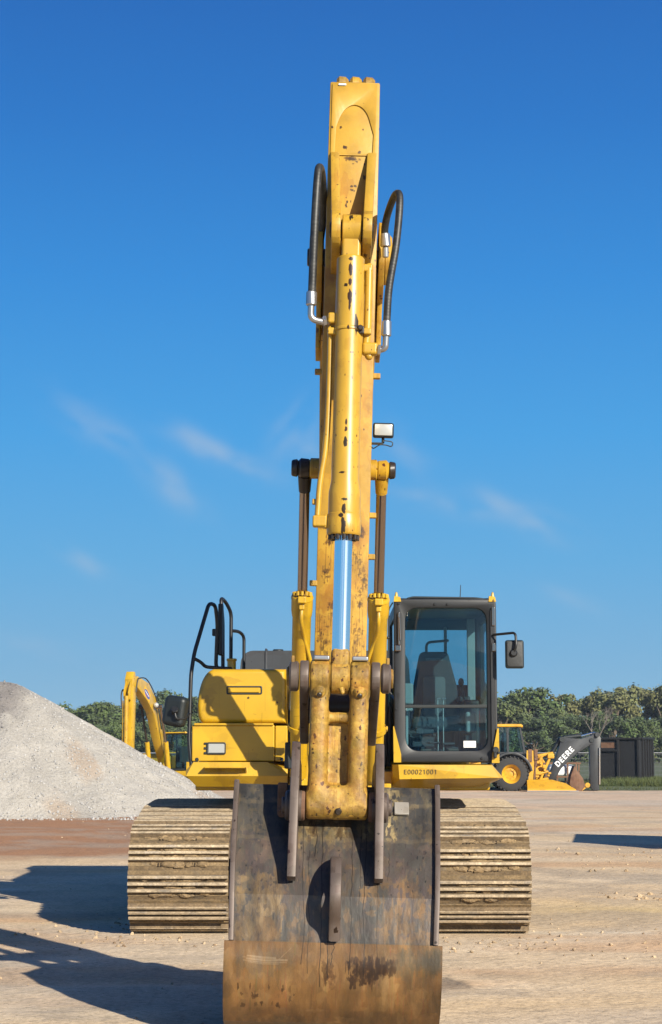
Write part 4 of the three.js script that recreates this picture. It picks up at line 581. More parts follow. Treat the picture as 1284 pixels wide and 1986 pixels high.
  scat(50, T(2) - 10, T(3), [[84, 64, 40], [70, 54, 36]], 5, 22, .7, X(-.16), X(.1)); scat(60, T(1) + 10, T(3) + 30, [[176, 158, 116], [150, 132, 94]], 3, 14, .5, X(-.22), X(.22));
  grain(x, w, h, .34, 14, 16, 41);
});
bucketTex.flipY = false;
std('bucket_steel', [.48, .445, .40], { roughness: .45, metalness: .1, map: bucketTex, bumpMap: bumpNoise, bumpScale: .003 });
{
  function shell(line, x0, x1, t, off = 0) { // bent plate with thickness, uv across and along
    const n = line.length, nor = line.map((p, i) => { const a = line[Math.max(i - 1, 0)], b = line[Math.min(i + 1, n - 1)], dx = b[0] - a[0], dy = b[1] - a[1], l = Math.hypot(dx, dy); return [-dy / l, dx / l]; }), S = [0]; for (let i = 1; i < n; i++) S.push(S[i - 1] + Math.hypot(line[i][0] - line[i - 1][0], line[i][1] - line[i - 1][1]));
    const pos = [], uv = [], quad = (a, b, c, d, ua, ub, uc, ud) => { pos.push(...a, ...b, ...c, ...a, ...c, ...d); uv.push(...ua, ...ub, ...uc, ...ua, ...uc, ...ud); };
    const O = (i, k) => [line[i][0] + nor[i][0] * k, line[i][1] + nor[i][1] * k], tot = 0; const sum = LTOT;
    for (let i = 0; i < n - 1; i++) for (const [k, f] of [[off, 1], [off - t, -1]]) {
      const a = O(i, k), b = O(i + 1, k), P = (x, q) => [x, q[1], q[0]], U = (x, s) => [x / 1.3 + .5, (s + line.s0) / sum], A = P(x0, a), B = P(x1, a), C = P(x1, b), D = P(x0, b), ua = U(x0, S[i]), ub = U(x1, S[i]), uc = U(x1, S[i + 1]), ud = U(x0, S[i + 1]);
      f > 0 ? quad(A, D, C, B, ua, ud, uc, ub) : quad(A, B, C, D, ua, ub, uc, ud);
    }
    for (const [x, f] of [[x0, 1], [x1, -1]]) for (let i = 0; i < n - 1; i++) { const P = (q) => [x, q[1], q[0]], a = P(O(i, off)), b = P(O(i + 1, off)), c = P(O(i + 1, off - t)), d = P(O(i, off - t)), u = (s) => [x / 1.3 + .5, (S[i] + line.s0) / sum]; f > 0 ? quad(a, d, c, b, u(), u(), u(), u()) : quad(a, b, c, d, u(), u(), u(), u()); }
    for (const [i, f] of [[0, 1], [n - 1, -1]]) { const a = O(i, off), d = O(i, off - t), u = [.5, (S[i] + line.s0) / sum]; const A = [x0, a[1], a[0]], B = [x1, a[1], a[0]], C = [x1, d[1], d[0]], D = [x0, d[1], d[0]]; f > 0 ? quad(A, B, C, D, u, u, u, u) : quad(A, D, C, B, u, u, u, u); }
    const g = new THREE.BufferGeometry(); g.setAttribute('position', new THREE.Float32BufferAttribute(pos, 3)); g.setAttribute('uv', new THREE.Float32BufferAttribute(uv, 2)); g.computeVertexNormals(); return toCreasedNormals(g, .35);
  }
  function flare(g) { const q = g.attributes.position; for (let i = 0; i < q.count; i++) q.setX(i, q.getX(i) * (1 + .045 * sstep(.5, 1.5, q.getY(i)))); return g; }
  let LTOT = 0; for (let i = 1; i < backLine.length; i++) LTOT += Math.hypot(backLine[i][0] - backLine[i - 1][0], backLine[i][1] - backLine[i - 1][1]);
  const refine = (l, m) => { const o = []; for (let i = 0; i < l.length - 1; i++) for (let k = 0; k < m; k++) o.push([mix(l[i][0], l[i + 1][0], k / m), mix(l[i][1], l[i + 1][1], k / m)]); o.push(l[l.length - 1]); return o; };
  const all = refine(backLine, 2); all.s0 = 0;
  const bk = apart('bucket', [flare(shell(all, -.582, .582, .02))], M.bucket_steel, { keepUv: true, label: 'scuffed steel bucket with rust and dried mud' });
  let s0 = 0; for (let i = 1; i <= 6; i++) s0 += Math.hypot(backLine[i][0] - backLine[i - 1][0], backLine[i][1] - backLine[i - 1][1]);
  const heel = refine(backLine.slice(6, 15), 3); heel.s0 = s0; part('heel_band', [shell(heel, -.628, .628, .022, .0235)], M.bucket_steel, bk, { keepUv: true });
  const ring = [...backLine, [5.98, .34], [6.2, .75], [6.4, 1.15]];
  for (const s of [-1, 1]) {
    part('side_plate', [flare(side(ring.map(([z, y]) => [z, y]), s < 0 ? -.60 : .583, s < 0 ? -.583 : .60, .003))], M.worn_steel, bk);
    const rim = backLine.slice(1, 7), outer = rim.map(([z, y], i) => { const a = rim[Math.max(0, i - 1)], b = rim[Math.min(rim.length - 1, i + 1)], l = Math.hypot(b[0] - a[0], b[1] - a[1]); return [z - (b[1] - a[1]) / l * .035, y + (b[0] - a[0]) / l * .035]; }), inn = rim.map(([z, y], i) => { const a = rim[Math.max(0, i - 1)], b = rim[Math.min(rim.length - 1, i + 1)], l = Math.hypot(b[0] - a[0], b[1] - a[1]); return [z + (b[1] - a[1]) / l * .02, y - (b[0] - a[0]) / l * .02]; });
    part('edge_strip', [flare(side([...inn, ...outer.reverse()], s < 0 ? -.604 : .574, s < 0 ? -.574 : .604, .005))], M.worn_steel, bk);
    part('side_cutter', [flare(side([[5.95, .3], [6.05, .28], [6.5, 1.2], [6.4, 1.22]], s < 0 ? -.628 : .601, s < 0 ? -.601 : .628, .004))], M.worn_steel, bk);
    part('lug', [side([[6.28, 1.28], [6.3, 1.45], [6.5, 1.56], [6.9, 1.6], [7.05, 1.705], [7.12, 1.70], [7.34, 1.42], [7.38, 1.25], [7.505, .93], [7.44, .90], [7.2, 1.12], [6.95, 1.38], [6.62, 1.36]], s < 0 ? -.28 : .228, s < 0 ? -.228 : .28, .006), rod([s * .2, BP[1], BP[0]], [s * .31, BP[1], BP[0]], .09, .09, 24, .012), rod([s * .205, 1.3, 6.42], [s * .3, 1.3, 6.42], .1, .1, 24)], M.worn_steel, bk, { label: 'thick steel lug that carries the link pin' });
    part('lug_boss', [rod([s * .19, BP[1], BP[0]], [s * .226, BP[1], BP[0]], .088, .088, 24)], M.rust, bk);
  }
  part('link_pin', [rod([-.33, BP[1], BP[0]], [.33, BP[1], BP[0]], .05, .05, 20)], M.worn_steel, bk);
  part('lifting_hook', [side((() => { const s = new THREE.Shape(); s.moveTo(7.30, 1.02); s.bezierCurveTo(7.48, 1.09, 7.66, 1.0, 7.69, .86); s.bezierCurveTo(7.71, .76, 7.62, .72, 7.60, .66); s.lineTo(7.575, .575); s.lineTo(7.5, .575); s.lineTo(7.43, .8); const h = new THREE.Path(); h.absarc(7.572, .86, .066, 0, Math.PI * 2); s.holes.push(h); return s; })(), -.03, .038, .012)], M.worn_steel, bk);
  part('pin_bracket', [box(.06, .19, .05, -.33, 1.36, 7.06, .008), rod([-.33, 1.285, 7.04], [-.33, 1.275, 7.12], .03, .028, 16)], M.rust, bk);
  part('wear_plate', [(() => { const g = box(.088, .105, .016, 0, 0, 0, .004); g.rotateX(-.88); g.translate(.395, 1.318, 7.058); return g; })()], std('pale_steel', [.30, .28, .25], { roughness: .6, map: wearMid }), bk);
  for (let k = 0; k < 5; k++) { const x = -.5 + k * .25; part('tooth', [hull([[x - .05, .17, 6.02], [x + .05, .17, 6.02], [x - .05, .25, 6.02], [x + .05, .25, 6.02], [x - .03, .33, 5.76], [x + .03, .33, 5.76], [x - .04, .19, 5.92], [x + .04, .19, 5.92], [x - .04, .28, 5.92], [x + .04, .28, 5.92]])], M.worn_steel, bk); }
}
//#NEXT2
// ------------------------------------------------------------------ heap of crushed stone
{
  const cx = -8.7, cz = -28.7, n = 190, H0 = 3.55, pos = [], uv = [], col = [], idx = [];
  const hgt = (x, z) => {
    const dx = x - cx, dz = z - cz, wob = 1 + (fbm(x * .22 + 3, z * .22, 3, 501) - .5) * .16; const r = Math.pow(Math.pow(Math.abs(dx) / 6.35, 2.3) + Math.pow(Math.abs(dz) / 6.0, 2.3), 1 / 2.3) * wob;
    const ang = Math.atan2(dz, dx), ridge = (fbm(ang * 5 + 20, r * 1.2, 3, 511) - .5) * .62 * r * sstep(1.05, .7, r);
    let h = H0 * (1 - Math.sqrt(r * r + .004)) + ridge + (fbm(x * 2.2, z * 2.2, 4, 521) - .5) * .10; return h > 0 ? h : Math.max(h * .6, -.3);
  };
  for (let j = 0; j <= n; j++) for (let i = 0; i <= n; i++) {
    const x = cx - 7.4 + i / n * 14.8, z = cz - 7.2 + j / n * 14.4; pos.push(x, hgt(x, z) + hump(x, z), z); uv.push(x / 1.6, z / 1.6);
    const a = fbm(x * .8, z * .8 + x * .3, 4, 531), b = fbm(x * 3.5, z * 3.5, 3, 541), k = .86 + (a - .5) * .24 + (b - .5) * .16; let c = [.45 * k, .425 * k, .385 * k];
    const ta = sstep(.56, .70, fbm(x * .5 - z * .35 + 7, (x + z) * .22, 4, 551)); c = mix3(c, [.42 * k, .33 * k, .25 * k], ta * .7);
    const dk = Math.exp(-(((x + 8.4) / .55) ** 2)) * sstep(1.9, 2.6, hgt(x, z)) * sstep(.25, .5, fbm(x * 2.2, z * 2.2 + 3, 4, 561)) * (z > cz ? 1 : 0); c = mix3(c, [.17, .155, .15], dk * .85); col.push(...c);
    if (i < n && j < n) { const q = j * (n + 1) + i; idx.push(q, q + n + 1, q + 1, q + 1, q + n + 1, q + n + 2); }
  }
  const g = new THREE.BufferGeometry(); g.setAttribute('position', new THREE.Float32BufferAttribute(pos, 3)); g.setAttribute('uv', new THREE.Float32BufferAttribute(uv, 2)); g.setAttribute('color', new THREE.Float32BufferAttribute(col, 3)); g.setIndex(idx); g.computeVertexNormals();
  std('gravel', [1, 1, 1], { roughness: 1, map: grit, bumpMap: gritBump, bumpScale: .022, vertexColors: true });
  const heap = new THREE.Mesh(g, M.gravel); heap.name = 'gravel_heap'; heap.userData = { label: 'tall heap of pale grey crushed stone at the edge of the yard', category: 'gravel heap' }; heap.castShadow = heap.receiveShadow = true; scene.add(heap);
  const R = rngOf(55), s = new THREE.IcosahedronGeometry(1, 0), N = 9000, im = new THREE.InstancedMesh(s, std('pebble', [1, 1, 1], { roughness: 1, flatShading: true }), N), mt = new THREE.Matrix4(), q = new THREE.Quaternion(), cc = new THREE.Color();
  for (let i = 0; i < N; ) { const x = cx - 2.5 + R() * 9.6, z = cz + R() * 6.8, h = hgt(x, z); if (h < .005 && R() > .3) continue; const z2 = .006 + Math.pow(R(), 5) * .026; q.setFromEuler(new THREE.Euler(R() * 6, R() * 6, R() * 6)); mt.compose(V(x, Math.max(h, 0) + hump(x, z) + z2 * .3, z), q, V(z2 * (1 + R()), z2, z2 * (1 + R() * .6))); im.setMatrixAt(i, mt); const k = .27 + R() * .10; const near = Math.exp(-(((x + 8.4) / .5) ** 2)) * sstep(1.6, 2.3, h); cc.setRGB(...mix3([k, k * .965, k * .91], [.24 * k * 1.6, .22 * k * 1.6, .21 * k * 1.6], near * .8)); im.setColorAt(i, cc); i++; }
  im.name = 'loose_stones'; im.userData.kind = 'stuff'; im.castShadow = im.receiveShadow = true; heap.add(im);
}

// ------------------------------------------------------------------ smaller excavator behind the heap
{
  const E = thing('excavator', 'smaller yellow excavator standing partly hidden behind the gravel heap', 'excavator', [-5.78, 0, -44.6], -.19);
  part('track_frame', [bbox(-1.05, -.6, .02, .55, -1.5, 1.4, .2), bbox(.6, 1.05, .02, .55, -1.5, 1.4, .2)].slice(0, 1), M.worn_steel, E); part('track_frame', [bbox(.6, 1.05, .02, .55, -1.5, 1.4, .2)], M.worn_steel, E);
  part('house', [bbox(-1.05, 1.05, .56, .76, -1.6, 1.1, .06), bbox(-1.05, .1, .76, 1.35, -1.7, -.2, .1), hull([[.25, .6, 1.1], [1.1, .6, 1.1], [1.25, .62, .9], [.25, .76, 1.15], [1.1, .76, 1.15], [1.28, .76, .9], [.25, .6, .6], [1.2, .6, .6]]), hull([[1.1, .5, 1.0], [1.35, .56, .9], [1.38, .78, .8], [1.1, .78, 1.1], [1.1, .4, .5], [1.36, .45, .5]])], M.house_yellow, E);
  part('counterweight', [bbox(-1.05, 1.05, .6, 1.4, -2.3, -1.72, .15)], M.house_yellow, E);
  const cab = part('cab', [front(rrect(.2, 1.18, .78, 2.08, .06), .98, 1.03, .01, [rrect(.25, 1.13, .84, 2.01, .06, THREE.Path)]), bbox(.22, 1.16, 2.0, 2.07, -.4, .97, .02), bbox(.22, 1.16, .78, 1.4, -.45, -.38, .02), bbox(.2, .25, .78, 2.02, -.45, -.38, .01), bbox(1.1, 1.16, .78, 2.02, -.45, -.38, .01)], M.black_paint, E);
  part('window_pane', [bbox(.24, 1.14, .83, 2.02, .99, .996, 0)], M.glass, cab);
  part('window_pane', [bbox(1.14, 1.146, .83, 2.02, -.38, .96, 0)], M.glass, cab);
  part('cab_guard', [bent([[.2, 1.98, 1.06], [.24, 2.07, 1.06], [.95, 2.08, 1.06], [1.2, 2.05, .9], [1.26, 1.9, .5], [1.28, .9, .5]], .022, .05), new THREE.SphereGeometry(.04, 10, 8).translate(.22, 2.07, 1.06), new THREE.SphereGeometry(.04, 10, 8).translate(.95, 2.08, 1.06)], M.house_yellow, cab);
  part('cab_bracket', [bbox(.17, .25, .76, 1.05, 1.02, 1.08, .01)], M.house_yellow, cab); part('cab_bracket', [bbox(1.0, 1.1, .76, 1.07, 1.035, 1.08, .01)], M.house_yellow, cab);
  part('seat', [bbox(.5, .85, .85, 1.6, .1, .25, .06), bbox(.48, .88, .85, 1.05, .1, .6, .05)], M.seat_cloth, cab);
  const bm = part('boom', [side([[.35, .75], [1.5, 1.9], [2.2, 2.75], [3.0, 3.15], [4.1, 3.55], ...arcPts(4.35, 3.72, .18, -60, 110, 6), [4.1, 3.92], [2.8, 3.72], [1.9, 3.2], [1.2, 2.25], [.1, 1.0]], -.14, .14, .012)], M.house_yellow, E, { label: 'curved yellow boom with a small logo on its flank' });
  const logo = canvasTex(128, 64, (x, w, h) => { x.fillStyle = 'rgb(222,170,30)'; x.fillRect(0, 0, w, h); x.fillStyle = 'rgb(60,84,150)'; x.beginPath(); x.ellipse(64, 32, 58, 24, 0, 0, 7); x.fill(); x.fillStyle = 'rgb(225,222,214)'; x.fillRect(22, 24, 84, 8); x.fillStyle = 'rgb(190,60,50)'; x.fillRect(40, 38, 44, 5); });
  std('logo_print', [.9, .9, .9], { map: logo, roughness: .5 });
  { const g = new THREE.PlaneGeometry(.75, .3); g.rotateZ(-.42); g.rotateY(Math.PI / 2); g.translate(.1425, 3.35, 3.0); part('logo', [g], M.logo_print, bm, { keepUv: true }); }
  const st = part('stick', [side([[4.5, 4.05], [4.66, 3.8], [4.62, 3.2], [4.52, .75], [4.34, .7], [4.2, 3.3], [4.2, 3.75], [4.32, 4.05]], -.13, .13, .02), side([[4.66, 3.75], [4.9, 3.35], [4.85, 3.15], [4.66, 3.1]], -.1, -.06, .006), side([[4.66, 3.75], [4.9, 3.35], [4.85, 3.15], [4.66, 3.1]], .06, .1, .006)], M.house_yellow, E);
  part('bucket_cylinder', [rod([0, 3.25, 4.85], [0, 1.4, 4.85], .075), rod([0, 1.4, 4.85], [0, 1.3, 4.85], .1), rod([-.12, 3.1, 4.83], [-.12, 1.5, 4.83], .02)], M.cylinder_yellow, E);
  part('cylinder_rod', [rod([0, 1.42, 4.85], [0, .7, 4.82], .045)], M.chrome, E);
  part('hydraulic_hose', [tube([[-.18, 3.2, 4.4], [-.19, 3.45, 4.6], [-.19, 3.3, 4.8], [-.16, 2.9, 4.85]], .025, 24, 8)], M.rubber, E);
  part('hydraulic_hose', [tube([[.16, 3.4, 4.3], [.17, 3.75, 4.2], [.15, 3.86, 3.9], [.12, 3.82, 2.9], [.16, 3.2, 1.95], [.16, 2.2, 1.3]], .02, 40, 8)], M.rubber, E);
  for (const s of [-1, 1]) { part('boom_cylinder', [rod([s * .34, .8, 1.0], [s * .34, 1.75, 1.35], .085)], M.house_yellow, E); part('cylinder_rod', [rod([s * .34, 1.7, 1.33], [s * .34, 2.95, 2.05], .04), rod([s * .18, 2.95, 2.05], [s * .42, 2.95, 2.05], .08)], s < 0 ? M.grease : M.dull_chrome, E); }
  part('work_light', [new THREE.SphereGeometry(.09, 14, 10).translate(.24, 3.0, 2.25)], M.reflector, E);
  part('bucket', [side([[4.3, .85], [4.8, .9], [5.0, .5], [4.9, .1], [4.4, .02], [3.9, .3], [4.0, .4], [4.4, .12]], -.42, .42, .01)], M.worn_steel, E);
}

// ------------------------------------------------------------------ backhoe loader at the far side of the yard
std('deere_grey', [.026, .029, .033], { roughness: .45, map: wearLight });
std('machine_yellow', [.56, .30, .016], { roughness: .45, map: wearLight });
std('tyre', [.030, .029, .028], { roughness: .9, bumpMap: bumpNoise, bumpScale: .01 });
function wheel(parent, x, y, z, R, w, rim) {
  const tread = []; const n = 26; for (let i = 0; i < n; i++) for (const s of [-1, 1]) { const a = (i + (s > 0 ? .5 : 0)) / n * Math.PI * 2, g = box(R * .09, R * .09, w * .52, 0, 0, 0, .008); g.rotateY(s * .5); g.translate(0, R * .985, s * w * .24); g.rotateZ(a); g.translate(x, y, z); tread.push(g); }
  const t = lathe([[R * .55, 0], [R * .8, 0], [R * .95, .12], [R * .985, .25], [R * .985, .75], [R * .95, .88], [R * .8, 1], [R * .55, 1]], [x, y, z - w / 2], [x, y, z + w / 2], 40);
  const m = part('tyre', [t, ...tread], M.tyre, parent);
  part('rim', [lathe([[0, .55], [R * .18, .5], [R * .2, .62], [R * .36, .6], [R * .42, .8], [R * .56, .96], [R * .58, 1], [R * .6, .9], [R * .6, .1], [0, .1]], [x, y, z - w / 2], [x, y, z + w / 2], 32)], rim, m);
  for (let i = 0; i < 8; i++) { const a = i / 8 * 6.283; part('wheel_nut', rod([x + Math.cos(a) * R * .27, y + Math.sin(a) * R * .27, z + w * .09], [x + Math.cos(a) * R * .27, y + Math.sin(a) * R * .27, z + w * .17], R * .03, R * .03, 6), rim, m); }
  return m;
}
{
  const B = thing('backhoe_loader', 'yellow backhoe loader with dark digging arm parked across the yard', 'backhoe loader', [6.44, 0, -46.3]);
  wheel(B, 0, .62, .62, .62, .45, M.machine_yellow); wheel(B, 0, .62, -1.0, .62, .45, M.machine_yellow); wheel(B, -2.1, .45, .6, .45, .32, M.machine_yellow); wheel(B, -2.1, .45, -1.0, .45, .32, M.machine_yellow);
  part('chassis', [bbox(-2.7, .6, .5, .85, -.75, .35, .05), bbox(.45, .75, .35, 1.1, -.85, .45, .03)], M.machine_yellow, B);
  part('engine_hood', [bbox(-2.75, -1.0, .85, 1.5, -.62, .22, .08)], M.machine_yellow, B);
  part('rear_fender', [].concat([front([...arcPts(0, .62, .78, 178, 8, 14), ...arcPts(0, .62, .70, 8, 178, 14)], .30, .85, .01), front([...arcPts(0, .62, .78, 178, 8, 14), ...arcPts(0, .62, .70, 8, 178, 14)], -1.2, -.7, .01)]), M.deere_grey, B);
  const cab = part('cab', [bbox(-1.0, .62, 1.0, 1.4, -.68, .28, .03), bbox(-.92, -.84, 1.4, 2.3, .22, .3, .01), bbox(-.1, -.02, 1.35, 2.3, .24, .3, .01), hull([[.52, 1.35, .22], [.6, 1.35, .22], [.36, 2.3, .22], [.42, 2.3, .22], [.52, 1.35, .3], [.6, 1.35, .3], [.36, 2.3, .3], [.42, 2.3, .3]]), hull([[.52, 1.35, -.7], [.6, 1.35, -.7], [.36, 2.3, -.7], [.42, 2.3, -.7], [.52, 1.35, -.62], [.6, 1.35, -.62], [.36, 2.3, -.62], [.42, 2.3, -.62]]), bbox(-.92, -.84, 1.4, 2.3, -.7, -.62, .01)], M.deere_grey, B);
  part('cab_roof', [bbox(-1.0, .46, 2.29, 2.40, -.76, .36, .04), rod([.42, 2.32, .2], [.5, 2.32, .2], .05)], M.machine_yellow, cab);
  part('window_pane', [bbox(-.85, -.09, 1.4, 2.29, .26, .266, 0)], M.glass, cab); part('window_pane', [hull([[-.03, 1.36, .26], [.54, 1.36, .26], [-.03, 2.29, .26], [.38, 2.29, .26], [-.03, 1.36, .266], [.54, 1.36, .266], [-.03, 2.29, .266], [.38, 2.29, .266]])], M.glass, cab);
  part('seat', [box(.4, .5, .45, -.3, 1.6, -.2, .06), box(.2, .6, .45, -.12, 1.8, -.2, .06)], M.seat_cloth, cab);
  part('steering_console', [box(.25, .5, .3, -.7, 1.55, -.2, .05)], M.deere_grey, cab);
  for (const z of [.3, -.95]) part('loader_arm', [hull([[-.9, 1.15, z], [-.9, 1.35, z], [-2.9, .75, z], [-2.9, .95, z], [-.9, 1.15, z + .12], [-.9, 1.35, z + .12], [-2.9, .75, z + .12], [-2.9, .95, z + .12]]), hull([[-2.8, .85, z], [-2.9, .95, z], [-3.4, .25, z], [-3.3, .2, z], [-2.8, .85, z + .12], [-2.9, .95, z + .12], [-3.4, .25, z + .12], [-3.3, .2, z + .12]])], M.machine_yellow, B);
  part('loader_bucket', [front([[-3.3, .2], [-3.35, .75], [-3.5, .8], [-3.45, .25], [-3.55, .1], [-4.2, .06], [-4.2, .02], [-3.5, .03]], -1.4, .8, .005)], M.machine_yellow, B);
  for (const z of [.45, -.7]) { part('stabilizer', [hull([[.62, .3, z], [.80, .3, z], [.72, 1.45, z], [.88, 1.45, z], [.62, .3, z + .12], [.80, .3, z + .12], [.72, 1.45, z + .12], [.88, 1.45, z + .12]]), box(.4, .06, .35, .75, .22, z + .05, .02)], M.machine_yellow, B); part('stabilizer_cylinder', [rod([.92, 1.45, z + .06], [.9, .9, z + .06], .06), rod([.9, .9, z + .06], [.85, .35, z + .06], .035)], M.rust, B); }
  part('guard_plate', [bbox(.64, .78, 1.05, 1.5, .58, .62, .01)], M.rust, B); part('guard_plate', [bbox(.86, .98, 1.1, 1.5, .58, .62, .01)], M.rust, B);
  const R = rngOf(19); part('swing_post', [box(.35, .9, .4, 1.05, .85, -.1, .05), rod([1.1, .4, .2], [1.5, 1.25, .15], .05), rod([1.0, 1.25, .1], [1.6, 1.35, .1], .06), box(.25, .18, .3, 1.5, 1.25, .1, .04), rod([.95, .6, .25], [1.4, .7, .2], .05), rod([1.0, .35, .2], [1.4, .45, .2], .06), ...Array.from({ length: 14 }, () => box(.06 + R() * .16, .05 + R() * .12, .1, .95 + R() * .55, .4 + R() * .9, .2 + R() * .1, .015))], M.machine_yellow, B);
  const Q = (px, py) => [(px - 642) / 53.1 - 6.44, 1.7 - (py - 1442) / 53.1];
  const boom = part('boom', [front([[1056, 1511], [1070, 1512], [1084, 1489], [1112, 1463], [1146, 1441], [1148, 1425], [1122, 1433], [1092, 1431], [1083, 1438], [1073, 1472]].map(([a, b]) => Q(a, b)).reverse(), -.2, .16, .02)], M.deere_grey, B, { label: 'dark grey digging boom with white lettering' });
  { const t = text('DEERE', .20, font, .004); t.computeBoundingBox(); const w = t.boundingBox.max.x; t.scale(.88 / w, 1, 1); t.rotateZ(.80); const p = Q(1077, 1488); t.translate(p[0], p[1], .162); part('lettering', t, M.white_paint, boom); }
  const dip = part('dipper', [front([[1139, 1436], [1139, 1525], [1145, 1532], [1156, 1531], [1158, 1470], [1162, 1432], [1155, 1421], [1146, 1421]].map(([a, b]) => Q(a, b)), -.16, .10, .02), rod([...Q(1154, 1425), -.25], [...Q(1154, 1425), .2], .09)], M.deere_grey, B);
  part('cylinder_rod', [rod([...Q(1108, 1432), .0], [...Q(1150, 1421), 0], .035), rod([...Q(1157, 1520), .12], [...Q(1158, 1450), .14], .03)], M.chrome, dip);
  part('arm_cylinder', [rod([...Q(1062, 1470), -.05], [...Q(1084, 1432), -.02], .075), rod([...Q(1090, 1431), .0], [...Q(1124, 1427), 0], .08), rod([...Q(1086, 1434), -.2], [...Q(1086, 1434), .2], .1), rod([...Q(1143, 1436), -.2], [...Q(1143, 1436), .2], .08)], M.black_paint, B);
  part('bucket_link', [hull([[...Q(1121, 1533), .2], [...Q(1127, 1528), .2], [...Q(1132, 1519), .2], [...Q(1136, 1522), .2], [...Q(1121, 1533), .08], [...Q(1127, 1528), .08], [...Q(1132, 1519), .08], [...Q(1136, 1522), .08]]), rod([...Q(1133, 1521), .05], [...Q(1133, 1521), .24], .09)], M.machine_yellow, B);
  part('bucket', [front([[1098, 1518], [1101, 1502], [1108, 1484], [1112, 1492], [1124, 1508], [1128, 1522], [1121, 1533], [1106, 1534]].map(([a, b]) => Q(a, b)).reverse(), -.35, .3, .02)], M.rust, B);
}
{ const T = thing('box_blade', 'flat yellow blade attachment lying on the ground behind the backhoe loader', 'blade', [7.9, 0, -45.2]); part('blade', [hull([[-.95, .02, .3], [.8, .02, .3], [-.95, .12, .3], [.75, .10, .3], [-.9, .05, -.3], [.2, .05, -.3], [-.9, .42, -.3], [.0, .42, -.3], [.45, .3, -.1]])], M.machine_yellow, T); part('cutting_edge', [bbox(-.98, .85, .015, .05, .3, .34, .004)], M.steel, T); }
{ // low rack with a white tank behind the digging arm
  const T = thing('pipe_rack', 'low dark rusty steel rack holding a white tank behind the backhoe arm', 'rack', [8.75, 0, -49.5]);
  for (const x of [-.62, -.2, .2, .62]) for (const z of [-.35, .35]) part('post', [bbox(x - .03, x + .03, 0, .98, z - .03, z + .03, .006)], M.rust, T);
  for (const [y, z] of [[.45, .38], [.96, .38], [.45, -.38], [.96, -.38]]) part('rail', [bbox(-.7, .7, y - .03, y + .03, z - .02, z + .02, .005)], M.rust, T);
  const W = thing('water_tank', 'white plastic tank sitting in the low steel rack', 'tank', [8.75, .47, -49.5]); part('tank_body', [box(1.0, .42, .5, 0, .22, 0, .12)], M.white_paint, W); part('tank_lid', [rod([.1, .42, 0], [.1, .47, 0], .1)], M.black_paint, W);
}
{ // black roll-off container
  const T = thing('waste_container', 'black rusty steel waste container with ribbed sides standing in the weeds', 'container', [11.65, 0, -54.5], -.42);
  std('black_steel', [.007, .007, .008], { roughness: .7, map: wearMid });
  part('body', [bbox(-1.0, 1.0, .25, .33, -2.2, .0, .01), bbox(-1.0, 1.0, .3, 1.9, -.06, 0, .01), bbox(.95, 1.0, .3, 1.9, -2.2, -.07, .01), bbox(-1.0, -.95, .3, 1.9, -2.2, -.07, .01), bbox(-.94, .94, .3, 1.9, -2.2, -2.14, .01)], M.black_steel, T);
  for (let i = 0; i < 5; i++) { part('rib', [bbox(1.0, 1.07, .3, 1.85, -2.05 + i * .41, -1.95 + i * .41, .01)], M.black_steel, T); part('rib', [bbox(-1.07, -1.0, .3, 1.85, -2.05 + i * .41, -1.95 + i * .41, .01)], M.black_steel, T); }
  for (const x of [-.96, -.72, .1, .94]) part('door_post', [bbox(x - .05, x + .05, .22, 1.92, .0, .08, .01)], M.black_steel, T);
  for (const [x0, x1, y] of [[-1.03, 1.03, 1.9], [-.68, .06, 1.42], [-1, 1, .3]]) part('rail', [bbox(x0, x1, y - .04, y + .04, .005, .09, .01)], M.black_steel, T);
  part('top_rim', [bbox(.93, 1.1, 1.86, 1.95, -2.25, -.02, .01)], M.black_steel, T); part('top_rim', [bbox(-1.1, -.93, 1.86, 1.95, -2.25, -.02, .01)], M.black_steel, T);
  const Rr = rngOf(8); part('rust_patch', [bbox(-.62, .0, 1.52, 1.74, .001, .004, 0)], M.rust, T); part('skid', [bbox(-.7, -.5, 0, .26, -2.1, -.1, .01)], M.rust, T); part('skid', [bbox(.5, .7, 0, .26, -2.1, -.1, .01)], M.rust, T);
}
{ // chain link fence behind the container
  const F = thing('wire_fence', 'grey steel post and rail wire fence along the grass field', 'fence', [0, 0, -62]);
  std('galvanized', [.2, .2, .21], { roughness: .5, metalness: .4 });
  for (let i = 0; i < 17; i++) part('post', [rod([-24 + i * 3, 0, 0], [-24 + i * 3, 1.32, 0], .04, .04, 10)], M.galvanized, F);
  part('top_rail', [rod([-24, 1.28, 0], [24, 1.28, 0], .025, .025, 8)], M.galvanized, F);
  const wires = []; for (let i = 0; i < 7; i++) wires.push(rod([-24, .12 + i * .18, 0], [24, .12 + i * .18, 0], .006, .006, 5, .001)); for (let i = 0; i < 240; i++) wires.push(rod([-24 + i * .2, .05, .008], [-24 + i * .2, 1.28, .008], .004, .004, 4, .001)); part('wire_mesh', wires, M.galvanized, F, { kind: 'stuff' });
}

